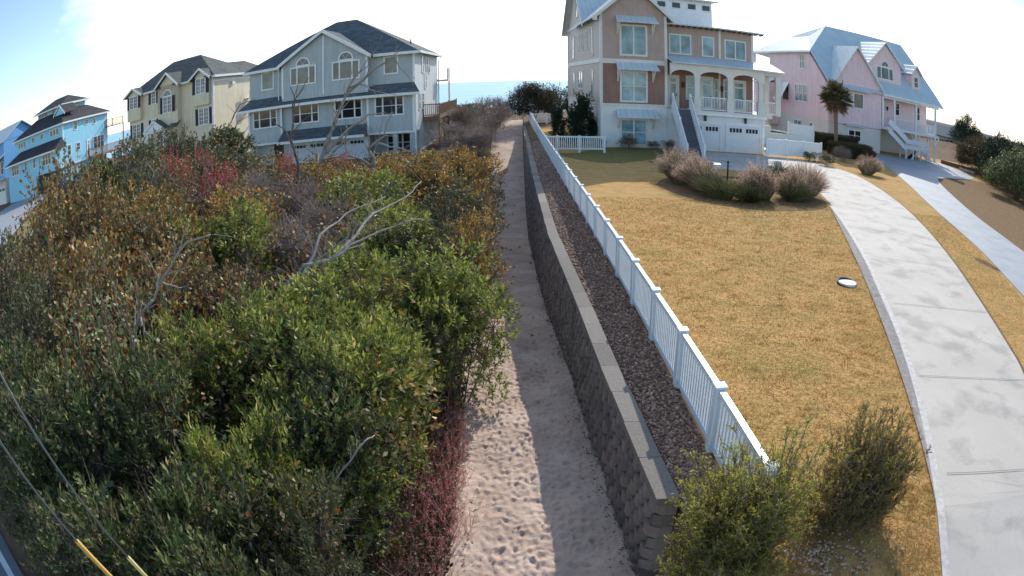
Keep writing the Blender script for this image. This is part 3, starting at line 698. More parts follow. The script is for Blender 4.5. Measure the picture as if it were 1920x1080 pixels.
# ------------------------------------------------------------------ tan house
def tan_house():
    A = math.radians(4.7); h = empty('beach_house', (4.516, 44.2, 0), A)
    tag(h, 'tall tan and white beach house with front stairs and two garage doors', 'house')
    tan = siding('tan_siding', srgb(176, 156, 147), .3, True, .35); red = siding('red_brown_siding', srgb(148, 114, 103), .16)
    grey = siding('pale_tan_siding', srgb(192, 180, 170), .16); st = plain('white_stucco', srgb(218, 220, 218), .8, .05, 2, bmp=.2)
    W = M['offwhite']; mx, my = metal_roof('seam_roof_across', srgb(206, 216, 220), 0, .4), metal_roof('seam_roof_along', srgb(206, 216, 220), 1, .4)
    zb = -.3
    # walls
    m = MB(); m.box(0, 4.8, 0, 17, zb, 3.05); m.box(4.8, 12.25, -1, 16.5, zb, 2.56); m.build('ground_floor_wall', st, h)
    m = MB(); m.box(.004, 4.8, .0, .2, 3.05, 6.3); m.box(4.8, 12.2, 1, 1.2, 2.9, 6.8); m.build('lower_wall', red, h)
    m = MB(); m.box(0, 4.8, .2, 17, 3.05, 6.3); m.box(4.8, 12.2, 1.2, 16, 2.9, 6.8); m.box(-.002, 4.8, 4.2, 17, 6.3, 9.85); m.box(-.002, 4.8, .2, 4.2, 6.3, 9.85)
    zr = 14.95; m.slab([(-.002, 5.5, 9.85), (-.002, 16.95, 9.85), (-.002, 11.2, zr)], 4.0, (1, 0, 0)); m.build('side_wall', grey, h)
    m = MB(); m.box(0, 4.8, 0, .2, 6.3, 9.85); m.slab([(0, 0, 9.85), (4.8, 0, 9.85), (2.4, 0, 12.0)], .2, (0, 1, 0)); m.box(4.8, 12.2, 1, 16, 6.8, 9.4); m.build('upper_wall', tan, h)
    # trim bands and corner boards
    m = MB(); 
    m.fbox(Ff(0), -.05, 4.85, 0, .06, 6.05, 6.4); m.fbox(Ff(0), -.05, 4.85, 0, .06, 2.95, 3.12)
    m.fbox(Fl(0), 0, 17.05, 0, .06, 6.1, 6.42); m.fbox(Fl(0), 0, 17.05, 0, .06, 3.0, 3.12); m.fbox(Fl(0), 4.9, 17.3, 0, .06, 9.6, 9.86)
    for z0, z1 in ((3.12, 6.05), (6.4, 9.85)):
        m.fbox(Ff(0), -.06, .14, .0, .05, z0, z1); m.fbox(Ff(0), 4.66, 4.86, 0, .05, z0, z1); m.fbox(Fl(0), .0, .16, .0, .05, z0, z1); m.fbox(Fl(0), 16.86, 17.04, 0, .05, z0, z1)
    m.fbox(Ff(1), 9.28, 9.46, 0, .05, 6.95, 9.4); m.fbox(Ff(1), 12.06, 12.26, 0, .05, 6.95, 9.4); m.fbox(Ff(1), 9.24, 9.4, 0, .05, 2.9, 6.0)
    m.build_each('trim', W, h)
    # roofs
    m = MB(); s = .92
    m.slab([(-.55, -.5, 9.85 - .3), (2.4, -.5, 12.26), (2.4, 11, 12.26), (-.55, 11, 9.55)], .14)
    m.slab([(5.35, -.5, 9.55), (5.35, 11, 9.55), (2.4, 11, 12.26), (2.4, -.5, 12.26)], .14); m.build('tower_roof', my, h)
    m = MB()
    m.slab([(-.5, 4.9, 9.55), (5.5, 4.9, 9.55), (5.5, 11.2, 15.2), (-.5, 11.2, 15.2)], .14); m.slab([(-.5, 17.6, 9.4), (-.5, 11.2, 15.2), (5.5, 11.2, 15.2), (5.5, 17.6, 9.4)], .14); m.build('side_gable_roof', mx, h)
    m = MB(); m.slab([(4.85, .25, 9.42), (12.95, .25, 9.42), (12.95, 16.4, 9.75), (4.85, 16.4, 9.75)], .1); rf = m.build('main_roof', mx, h)
    m = MB()
    for k in range(18): u = 5.0 + k * .46; m.box(u - .025, u + .025, .25, 1, 9.2, 9.32)
    m.build('rafter_tail', M['wood'], rf)
    m = MB(); m.slab([(4.86, 1.05, 7.0), (4.86, -1.35, 6.36), (13.9, -1.35, 6.36), (13.9, 1.05, 7.0)], .08, (0, 0, -1)); m.slab([(12.2, 1.05, 7.0), (13.9, 1.05, 7.0), (13.9, 7, 7.0), (12.2, 7, 7.0)], .08); m.build('porch_roof', mx, h)
    m = MB(); m.fbox(Ff(0), -.62, -.3, .5, .55, 9.2, 9.6)
    for a, b in (((-.58, 9.5), (2.4, 12.24)), ((5.38, 9.5), (2.4, 12.24))): m.fprism(Ff(0), [a, b, (b[0], b[1] - .28), (a[0], a[1] - .26)], .5, .56)
    for a, b in (((4.7, 9.35), (11.2, 15.2)), ((17.7, 9.2), (11.2, 15.2))): m.fprism(Fl(0), [a, b, (b[0], b[1] - .3), (a[0], a[1] - .28)], .5, .56)
    m.build_each('rake_board', W, h)
    # cupola
    m = MB(); m.box(5.0, 9.65, 3.2, 7, 9.5, 11.9); c = m.build('cupola', M['white'], h)
    for u in (5.25, 6.45, 7.75, 8.95): window(h, Ff(3.2), u - .16, 11.05, u + .5, 11.5, hung=False, trim=.07, pane=M['dark_glass'])
    m = MB(); m.slab([(4.6, 2.6, 11.9), (10.0, 2.6, 11.9), (10.0, 7.6, 12.2), (4.6, 7.6, 12.2)], .12); m.build('cupola_roof', mx, c)
    m = MB(); m.tube([(12.9, .3, 9.4), (11.55, .9, 10.45)], .018); m.build('antenna', M['wood'], h)
    # windows with awnings
    for z0, z1, zt, lower in ((6.78, 8.9, 9.72, 0), (3.36, 5.45, 6.2, 0), (.2, 1.9, 2.72, 1)):
        window(h, Ff(0), 1.5, z0, 3.25, z1, 2, hung=bool(z0 < 6), trim=.14, frame=W)
        m = MB(); F = Ff(0)
        m.slab([(1.1, -.02, zt), (4.0, -.02, zt), (4.08, -.85, zt - .56), (1.02, -.85, zt - .56)], .05); m.build_each('awning', mx, h)
        m = MB()
        for u in (1.17, 3.72):
            m.fbox(F, u, u + .1, 0, .08, zt - 1.45, zt - .2); m.hexa([F(u, .08, zt - 1.4), F(u + .1, .08, zt - 1.4), F(u + .1, .08, zt - 1.25), F(u, .08, zt - 1.25), F(u, .75, zt - .66), F(u + .1, .75, zt - .66), F(u + .1, .75, zt - .54), F(u, .75, zt - .54)])
        m.build_each('awning_bracket', W, h)
    for d0, d1, z0, z1 in ((3.15, 3.75, 6.8, 8.95), (5.6, 6.1, 7.45, 8.85), (7.8, 8.3, 7.45, 8.8), (9.9, 10.5, 7.5, 8.75), (12.8, 14.5, 6.85, 8.8), (3.1, 3.8, 3.4, 5.55), (8.1, 10.2, 4.1, 5.45), (12.6, 13.6, 3.6, 5.4), (10.4, 11.4, 10.6, 12.4)):
        window(h, Fl(0), d0, z0, d1, z1, 1 if d1 - d0 < 1.5 else 2, trim=.1, frame=W, pane=M['grey_glass'])
    window(h, Ff(1), 5.4, 7.15, 6.95, 8.55, 2, frame=W, hung=False); window(h, Ff(1), 8.0, 7.15, 8.8, 8.55, 1, frame=W, hung=False); window(h, Ff(1), 9.87, 7.12, 11.5, 8.5, 2, frame=W, hung=False)
    # porch
    m = MB(); m.box(4.8, 12.4, -1.12, 1, 2.56, 2.9); m.box(12.2, 13.9, .9, 7, 2.56, 2.9); m.box(12.25, 13.9, 1.0, 6.9, zb, .1); m.build('porch_floor', W, h)
    m = MB(); F = Ff(-1)
    ops = [(4.85, 6.62), (7.04, 9.22), (9.66, 11.72)]
    zs, zt, top = 5.42, 5.82, 6.3; u = 4.8
    for a, b in ops:
        m.fbox(F, u, a, -.22, 0, zs - .02, top) if a > u + .01 else None
        K = 10
        for k in range(K):
            t0, t1 = PI * (1 - k / K), PI * (1 - (k + 1) / K); c, rr = (a + b) / 2, (b - a) / 2
            p0, p1 = (c + rr * math.cos(t0), zs + (zt - zs) * math.sin(t0)), (c + rr * math.cos(t1), zs + (zt - zs) * math.sin(t1))
            m.fprism(F, [p0, p1, (p1[0], top), (p0[0], top)], -.22, 0)
        u = b
    m.fbox(F, u, 12.3, -.22, 0, zs - .02, top); m.box(12.1, 13.9, -.78, 7, 6.0, 6.28)
    for d in (2.4, 5.0): m.box(13.55, 13.85, d - .15, d + .15, 2.9, 6.0)
    m.box(13.5, 13.9, -.6, -.3, 5.2, 6.0); m.build('arched_fascia', W, h)
    for a, b in ((6.62, 7.04), (9.22, 9.66), (11.72, 12.28), (4.66, 4.86)):
        m = MB(); c = (a + b) / 2; w = .2
        if b - a > .3:
            m.box(c - w, c + w, -1.0, -.78, 2.9, zs); m.box(c - w - .08, c + w + .08, -1.06, -.72, 2.9, 3.85); m.box(c - w - .05, c + w + .05, -1.04, -.75, zs - .12, zs)
            m.build('porch_column', W, h)
    m = MB(); m.box(13.3, 13.75, 1.2, 1.6, 2.9, 6.0); m.build('porch_column', W, h); m = MB(); m.box(13.3, 13.75, -.95, -.7, 2.9, 6.0); m.build('porch_column', W, h)
    railing(h, [(7.1, -.9, 2.9), (9.16, -.9, 2.9)], 1.0, posts=False, gap=.12); railing(h, [(9.75, -.9, 2.9), (11.65, -.9, 2.9)], 1.0, posts=False, gap=.12); railing(h, [(6.1, -.9, 2.9), (6.55, -.9, 2.9)], 1.0, posts=False, gap=.12); railing(h, [(12.35, -.85, 2.9), (13.3, -.85, 2.9)], 1.0, posts=False, gap=.12)
    door(h, Ff(1), 5.25, 2.9, 5.95, 5.3, W); window(h, Ff(1), 6.7, 3.7, 7.3, 5.35, 1, frame=W); door(h, Ff(1), 7.85, 2.9, 8.7, 5.35, W); window(h, Ff(1), 8.95, 3.6, 9.15, 5.3, 1, frame=W, trim=.06); door(h, Ff(1), 10.5, 2.9, 11.45, 5.3, W); window(h, Ff(1), 9.75, 3.6, 10.2, 5.3, 1, frame=W)
    lamp(h, Ff(1), 6.35, 4.7); lamp(h, Ff(1), 9.5, 4.6)
    # garage
    g = plain('garage_paint', srgb(214, 218, 222), .5, .04)
    garage_door(h, Ff(-1), 6.0, zb + .02, 8.6, 1.85, g); garage_door(h, Ff(-1), 9.2, zb + .02, 11.88, 1.85, g)
    m = MB()
    for a, b in ((6.0, 8.6), (9.2, 11.88)):
        c, rr = (a + b) / 2, (b - a) / 2 + .14; K = 8
        pts = [(c + rr * math.cos(PI * k / K), 1.99 + .2 * math.sin(PI * k / K)) for k in range(K + 1)]; m.fprism(Ff(-1), pts, 0, .06)
    m.fbox(Ff(-1), 4.8, 12.45, 0, .16, 2.56, 2.74); m.fbox(Ff(-1), 12.1, 12.3, 0, .05, zb, 2.56); m.build_each('garage_trim', M['white'], h)
    lamp(h, Ff(-1), 7.4, 2.35); lamp(h, Ff(-1), 10.62, 2.35)
    # front stairs
    sg = plain('grey_stair_tread', srgb(98, 100, 108), .7, .12, 3); m = MB(); nst = 17
    for k in range(nst):
        t = (k + 1) / nst; y0 = -5.2 + (k) * (4.1 / nst); z1 = zb + (2.9 - zb) * t
        m.hexa([(4.72 + .28 * t, y0, zb if k < 2 else z1 - .55), (5.78 + .4 * t, y0, zb if k < 2 else z1 - .55), (5.78 + .4 * t, y0 + .27, zb if k < 2 else z1 - .5), (4.72 + .28 * t, y0 + .27, zb if k < 2 else z1 - .5), (4.72 + .28 * t, y0, z1), (5.78 + .4 * t, y0, z1), (5.78 + .4 * t, y0 + .27, z1), (4.72 + .28 * t, y0 + .27, z1)])
    st_ = m.build('stairs', sg, h)
    for sx0, sx1 in ((4.66, 4.94), (5.86, 6.24)):
        a, b = Vector((sx0, -5.3, zb)), Vector((sx1, -1.1, 2.9)); m = MB()
        m.bar(a + Vector((0, 0, 1.05)), b + Vector((0, 0, 1.05)), .1, .09); m.bar(a + Vector((0, 0, .95)), b + Vector((0, 0, .95)), .05, .1); m.bar(a + Vector((0, 0, .28)), b + Vector((0, 0, .28)), .06, .08)
        for k in range(1, 34): p = a.lerp(b, k / 34); m.box(p.x - .018, p.x + .018, p.y - .018, p.y + .018, p.z + .28, p.z + .95)
        for k in (0, .5, 1): p = a.lerp(b, k); m.box(p.x - .07, p.x + .07, p.y - .07, p.y + .07, p.z - .02, p.z + 1.18)
        m.bar(a + Vector((0, .2, .05)), b + Vector((0, 0, -.1)), .06, .3)
        m.build('stair_railing', M['white'], st_)
    m = MB()
    for k in range(12):
        t = k / 12; m.bar((4.72, -4.9 + t * 3.8, zb), (4.78, -4.7 + t * 3.8, zb + .2 + t * 2.5), .03, .03); m.bar((4.70, -4.6 + t * 3.4, zb + .1 + t * 2.2), (4.74, -3.9 + t * 2.8, zb), .03, .03)
    m.build('lattice', M['white'], st_)
tan_house()

# ------------------------------------------------------------------ grey duplex
def grey_house():
    A = math.radians(-.2); h = empty('duplex_house', (-22.36, 45.25, 0), A); tag(h, 'blue grey duplex with dark hip roof behind the bare dead tree', 'house')
    sd = siding('blue_grey_siding', srgb(178, 187, 190), .3, True, .4); lit_sd = siding('sunlit_lap_siding', srgb(206, 214, 218), .16); sh = shingle('dark_shingle', srgb(96, 104, 108))  # side wall siding is paler than the front: sunlight put into its colour
    W, G = M['white'], M['grey_glass']; zb = -.6; w = 13.67; D = 10.4
    m = MB(); m.box(0, w - .01, 0, D, 4.6, 7.35); m.box(3.3, 10.3, -.75, 0, 4.5, 7.42)
    m.slab([(3.3, -.75, 7.4), (10.3, -.75, 7.4), (6.8, -.75, 9.58)], .8, (0, 1, 0)); m.build('upper_wall', sd, h)
    m = MB(); m.box(-.02, 3.02, -.3, D, 1.3, 4.6); m.box(10.1, w - .01, -.3, D, 1.3, 4.6); m.box(3.02, 10.1, -.1, D, 1.3, 4.55); m.box(.2, 2.9, .5, D, zb, 1.3); m.box(3.02, 10.1, -.06, D, zb, 1.3); m.box(10.1, w - .02, 1.6, D, zb, 1.3)
    for s in (0, 12.0, 13.3): m.box(s, s + .35, -.25, .1, zb, 1.3)
    m.build('lower_wall', sd, h)
    m = MB(); m.fbox(Fr(w), -.3, D, -.05, .01, 1.3, 4.6); m.fbox(Fr(w), 0, D, -.05, .01, 4.6, 7.35); m.fbox(Fr(w), 1.6, D, -.05, .01, zb, 1.3); m.build('side_wall', lit_sd, h)
    m = MB(); o = .45; e = 7.33; r0, r1, zr = 5.9, 7.7, 10.95; ym = D / 2
    a, b, c, d = (-o, -o, e), (w + o, -o, e), (w + o, D + o, e), (-o, D + o, e); p, q = (r0, ym, zr), (r1, ym, zr)
    m.slab([a, b, q, p], .12); m.slab([b, c, q], .12); m.slab([c, d, p, q], .12); m.slab([d, a, p], .12)
    m.slab([(3.0, -1.1, 7.3), (6.8, -1.1, 9.74), (6.8, 3.2, 9.74), (3.0, .3, 7.3)], .12); m.slab([(10.6, -1.1, 7.3), (10.6, .3, 7.3), (6.8, 3.2, 9.74), (6.8, -1.1, 9.74)], .12)
    rf = m.build('roof', sh, h)
    m = MB(); m.box(10.65, w + o, -o - .06, -o, e - .2, e + .02); m.box(-o, 2.95, -o - .06, -o, e - .2, e + .02); m.box(w + o, w + o + .08, -o, D + o, e - .16, e + .02)
    for x0, x1 in ((2.95, 6.8), (10.65, 6.8)): m.fprism(Ff(-1.1), [(x0, 7.34), (x1, 9.78), (x1, 9.5), (x0, 7.06)], 0, .06)
    m.build_each('gutter', W, rf)
    m = MB(); m.tube([(10.3, 3.0, 8.9), (10.3, 3.0, 9.35)], .06); m.tube([(12.6, 4, 8.2), (12.6, 4, 8.6)], .06); m.build_each('vent_pipe', M['black'], rf)
    # skirt roofs
    m = MB(); m.slab([(-.75, -1.0, 4.22), (w + .55, -1.0, 4.22), (w - .05, .0, 4.98), (-.02, .0, 4.98)], .1); m.slab([(-.75, -1.0, 4.22), (-.02, 0, 4.98), (-.02, D, 4.98), (-.75, D, 4.22)], .1)
    m.slab([(3.0, -1.35, 1.38), (10.1, -1.35, 1.38), (10.1, -.08, 2.15), (3.0, -.08, 2.15)], .1); sk = m.build('skirt_roof', sh, h)
    m = MB(); m.box(-.78, w + .58, -1.06, -1.0, 4.04, 4.24); m.box(3.0, 10.1, -1.42, -1.35, 1.2, 1.4); m.build_each('gutter', W, sk)
    m = MB(); F = Ff(-.75)
    m.fbox(F, 3.27, 3.43, 0, .05, 4.7, 7.2); m.fbox(F, 6.74, 6.86, 0, .05, 4.7, 9.3); m.fbox(F, 10.17, 10.33, 0, .05, 4.7, 7.2); m.fbox(Ff(-.3), 2.9, 3.06, 0, .05, 1.3, 4.1); m.fbox(Ff(-.3), 10.06, 10.22, 0, .05, 1.3, 4.1)
    m.fbox(Ff(-.3), -.04, .1, 0, .05, 1.3, 4.1); m.fbox(Ff(-.3), w - .14, w + .02, 0, .05, 1.3, 4.1); m.fbox(Ff(0), w - .14, w + .02, 0, .05, 4.98, 7.2); m.fbox(Ff(-.3), 0, 3, 0, .04, 1.22, 1.36); m.fbox(Ff(-.3), 10.1, w, 0, .04, 1.22, 1.36)
    m.tube([(w + .08, -.4, 4.1), (w + .08, -.4, zb)], .06); m.tube([(2.82, -.4, 7.2), (2.82, -.4, 4.4)], .05); m.tube([(w + .3, D + .3, 7.2), (w + .1, D + .1, 6.8), (w + .1, D + .1, zb)], .06); m.build_each('trim', W, h)
    window(h, Ff(0), 1.2, 5.72, 2.15, 7.05, 1, pane=G, hung=False)
    window(h, Ff(-.75), 4.12, 5.72, 6.1, 6.98, 3, widths=[1, 2, 1], hung=False, pane=G, arch=(5.11, .5, 7.2)); window(h, Ff(-.75), 7.62, 5.72, 9.6, 6.98, 3, widths=[1, 2, 1], hung=False, pane=G, arch=(8.61, .5, 7.2))
    window(h, Ff(0), 11.45, 5.8, 12.35, 7.0, 1, pane=G, hung=False)
    for a, F in ((.5, Ff(-.3)), (4.05, Ff(-.1)), (7.55, Ff(-.1)), (10.8, Ff(-.3))): window(h, F, a, 2.68, a + 2.02, 3.98, 3, widths=[1, 2, 1], pane=M['dark_glass'])
    for d0, d1, z0, z1 in ((2.9, 3.6, 5.75, 6.95), (4.6, 5.1, 5.75, 6.95), (5.7, 6.3, 5.75, 6.95), (3.9, 4.6, 4.45, 5.6), (1.4, 1.9, 2.85, 4.0), (2.9, 3.4, 2.85, 4.0)): window(h, Fr(w + .01), d0, z0, d1, z1, 1, trim=.08, pane=M['dark_glass'])
    gp = plain('white_garage_paint', srgb(206, 216, 222), .5, .05)
    garage_door(h, Ff(-.06), 3.65, zb + .02, 6.6, .95, gp); garage_door(h, Ff(-.06), 7.0, zb + .02, 9.9, .95, gp)
    window(h, Ff(1.6), 11.2, zb + .3, 12.9, 1.0, 3, pane=M['dark_glass']); door(h, Ff(.5), 2.0, zb, 2.75, 1.1, M['black'], False)
    # deck on the right
    m = MB(); x0, x1 = w + .05, w + 1.35; m.box(x0, x1, 3, 13.5, 1.95, 2.15); m.box(x0, x1, 2.92, 3.0, 1.75, 2.15)
    for d in (3.1, 5.6, 8.2, 10.8, 13.3):
        m.box(x1 - .14, x1, d - .07, d + .07, zb, 1.95)
        if d > 3.2: m.bar((x1 - .07, d - 2.4, zb + .3), (x1 - .07, d - .1, 1.9), .05, .12)
    dk = m.build('deck', M['wood'], h); railing(dk, [(x0, 3.05, 2.15), (x1 - .05, 3.05, 2.15), (x1 - .05, 8.2, 2.15), (x1 - .05, 13.4, 2.15)], .95, M['wood'], .1, .04, .14)
    m = MB(); m.box(w - .4, w + 1.0, D + .02, D + 1.6, 4.9, 5.1); m.box(w + .8, w + .95, D + 1.3, D + 1.5, zb, 6.2); rb = m.build('rear_balcony', M['white'], h); railing(rb, [(w + .9, D + .1, 5.1), (w + .9, D + 1.5, 5.1)], .95, M['white'])
    # white side stairs on the left
    m = MB()
    for k in range(9): z = zb + .35 + k * .26; y = 1.0 + k * .28; m.box(-2.9 + k * .26, -2.55 + k * .26, 1.0, 2.2, z - .06, z)
    m.bar((-3.1, 1.0, zb + .1), (-.4, 1.0, 2.3), .06, .5); m.bar((-3.1, 2.2, zb + .1), (-.4, 2.2, 2.3), .06, .5); m.bar((-3.1, 1.0, zb + 1.0), (-.4, 1.0, 3.2), .08, .08); m.box(-.5, 0, .9, 2.3, 2.2, 2.3)
    for k in range(8): m.bar((-2.9 + k * .34, 1.0, zb + .3 + k * .27), (-2.9 + k * .34, 1.0, zb + 1.15 + k * .27), .04, .04)
    m.build('side_stairs', M['white'], h)
grey_house()

# ------------------------------------------------------------------ cream house
def cream_house():
    h = empty('cream_house', (-39.95, 50.46, 0), math.radians(-2.1)); tag(h, 'cream three storey house with dark shutters and small front gables', 'house')
    cr = siding('cream_siding', srgb(224, 212, 186), .14, False, .3); sh = shingle('olive_grey_shingle', srgb(98, 102, 98)); W = M['white']; zb = -.5; w, D, e = 11.1, 7.7, 8.05
    m = MB(); m.box(-.45, w, 0, D, zb, e); m.box(4.4, 7.1, -.7, 0, zb, 8.2); m.box(2, w - .4, D, 13, zb, e)
    for c, rr, z, y in ((.55, 1.05, 8.72, -.45), (5.72, 1.35, 9.25, -.7), (9.85, 1.0, 8.85, -.45)): m.slab([(c - rr, y, e - 2.6), (c + rr, y, e - 2.6), (c + rr, y, e - .02), (c, y, z), (c - rr, y, e - .02)], 1.2, (0, 1, 0))
    m.build('wall', cr, h)
    m = MB(); o = .4; zr = 10.95; ym = 4.6
    a, b, c, d = (-.45 - o, -o, e), (w + o, -o, e), (w + o, 9.2, e), (-.45 - o, 9.2, e); p, q = (2.6, ym, zr), (6.5, ym, zr)
    m.slab([a, b, q, p], .12); m.slab([b, c, q], .12); m.slab([c, d, p, q], .12); m.slab([d, a, p], .12)
    m.slab([(w + .38, 4, e), (w + .38, 13.4, e), (8.6, 11, 9.75), (6.6, 7, 9.85)], .1); m.slab([(6.6, 7, 9.85), (8.6, 11, 9.75), (3, 12, 9.6), (3, 7, 9.8)], .1); m.slab([(8.6, 11, 9.75), (w + .38, 13.4, e), (1.6, 13.4, e), (3, 12, 9.6)], .1)
    for cc, rr, z, y, yb in ((.55, 1.4, 8.88, -.8, 1.0), (5.72, 1.6, 9.43, -1.1, 2.0), (9.85, 1.28, 9.0, -.8, 1.1)):
        m.slab([(cc - rr, y, e - .02), (cc, y, z), (cc, yb, z), (cc - rr, yb - 1, e - .02)], .1); m.slab([(cc + rr, y, e - .02), (cc + rr, yb - 1, e - .02), (cc, yb, z), (cc, y, z)], .1)
    rf = m.build('roof', sh, h)
    m = MB()
    for x0, x1 in ((-.85, -.9), (1.95, 4.1), (7.3, 8.5), (11.2, w + o)): m.box(min(x0, x1), max(x0, x1), -o - .06, -o, e - .16, e + .03)
    m.box(w + o, w + o + .06, -o, 13.4, e - .18, e + .03)
    for cc, rr, z, y in ((.55, 1.45, 8.93, -.8), (5.72, 1.65, 9.48, -1.1), (9.85, 1.33, 9.05, -.8)):
        for sg in (-1, 1): m.fprism(Ff(y), [(cc + sg * rr, e + .02), (cc, z), (cc, z - .22), (cc + sg * rr, e - .22)], 0, .06)
    m.build_each('rake_board', W, rf)
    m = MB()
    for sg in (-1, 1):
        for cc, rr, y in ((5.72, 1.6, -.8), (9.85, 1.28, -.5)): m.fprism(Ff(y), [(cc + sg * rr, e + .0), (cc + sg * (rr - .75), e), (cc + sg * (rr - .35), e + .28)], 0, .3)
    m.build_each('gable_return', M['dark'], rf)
    m = MB(); m.fbox(Fr(w), 0, D, 0, .05, 7.5, 7.66); m.fbox(Fr(w), -.02, .14, 0, .05, zb, 7.5); m.fbox(Ff(0), w - .14, w + .05, 0, .05, zb, e - .1); m.fbox(Ff(0), -.47, -.33, 0, .05, zb, e - .1); m.build_each('trim', W, h)
    G = M['grey_glass']; k = dict(pane=G, shut=.36, grid=(2, 4), hung=True)
    window(h, Ff(-.45), .0, 6.75, 1.1, 7.95, 2, **k); window(h, Ff(0), 2.98, 6.75, 3.5, 7.95, 1, **k); window(h, Ff(-.7), 5.2, 5.5, 6.25, 7.0, 2, pane=G, shut=.36, grid=(2, 4), arch=(5.72, .5, 7.14)); window(h, Ff(-.45), 9.35, 6.6, 10.4, 7.98, 2, **k)
    window(h, Ff(0), .05, 3.6, 1.15, 5.0, 2, **k); window(h, Ff(0), 2.98, 3.8, 3.5, 5.05, 1, **k); window(h, Ff(0), 9.4, 3.62, 10.5, 5.1, 2, **k); window(h, Ff(0), 9.5, .6, 10.5, 2.1, 2, **k); window(h, Ff(0), .05, .6, 1.15, 2.0, 2, **k)
    # entry porch
    m = MB(); m.slab([(3.2, -1.9, 4.0), (4.65, -1.9, 4.95), (4.65, -.3, 4.95), (3.2, -.3, 4.0)], .1); m.slab([(6.1, -1.9, 4.0), (6.1, -.3, 4.0), (4.65, -.3, 4.95), (4.65, -1.9, 4.95)], .1); m.slab([(6.1, -1.3, 4.05), (7.4, -1.3, 4.05), (7.2, -.3, 4.5), (6.1, -.3, 4.5)], .1); pr = m.build('porch_roof', sh, h)
    m = MB()
    for sg in (-1, 1): m.fprism(Ff(-1.9), [(4.65 + sg * 1.5, 4.03), (4.65, 5.0), (4.65, 4.76), (4.65 + sg * 1.5, 3.8)], 0, .06)
    m.slab([(3.3, -1.85, 4.0), (6.0, -1.85, 4.0), (4.65, -1.85, 4.85)], .06, (0, 1, 0)); m.fbox(Ff(-1.9), 3.2, 6.1, -.1, .02, 3.8, 3.98); m.box(6.0, 6.1, -1.9, -.35, 3.8, 4.0); m.build('porch_gable', W, pr)
    for u in (3.7, 5.9): m = MB(); m.box(u - .1, u + .1, -1.85, -1.65, zb, 3.85); m.build('porch_column', W, h)
    door(h, Ff(-.7), 5.2, 1.5, 6.2, 3.6, W); window(h, Ff(-.7), 6.4, 2.3, 6.65, 3.5, 1, trim=.05, pane=M['dark_glass']); window(h, Ff(-.7), 4.75, 2.3, 5.0, 3.5, 1, trim=.05, pane=M['dark_glass'])
    m = MB(); m.box(3.3, 6.2, -1.95, -.35, 1.3, 1.48); m.build('porch_floor', M['wood'], h)
    lamp(h, Ff(0), 10.7, 2.6)
    m = MB(); m.fbox(Fr(w), 3.6, 3.9, 0, .2, 7.0, 7.3); m.fbox(Fr(w), 3.9, 4.2, 0, .2, 7.05, 7.25); m.build_each('floodlight', W, h)
    m = MB()
    for z in (4.1, 5.3): m.box(w, w + .7, D - 1.2, D - .2, z, z + .1); m.box(w + .6, w + .7, D - 1.2, D - .2, z, z + .9)
    m.build('side_balcony', W, h)
cream_house()

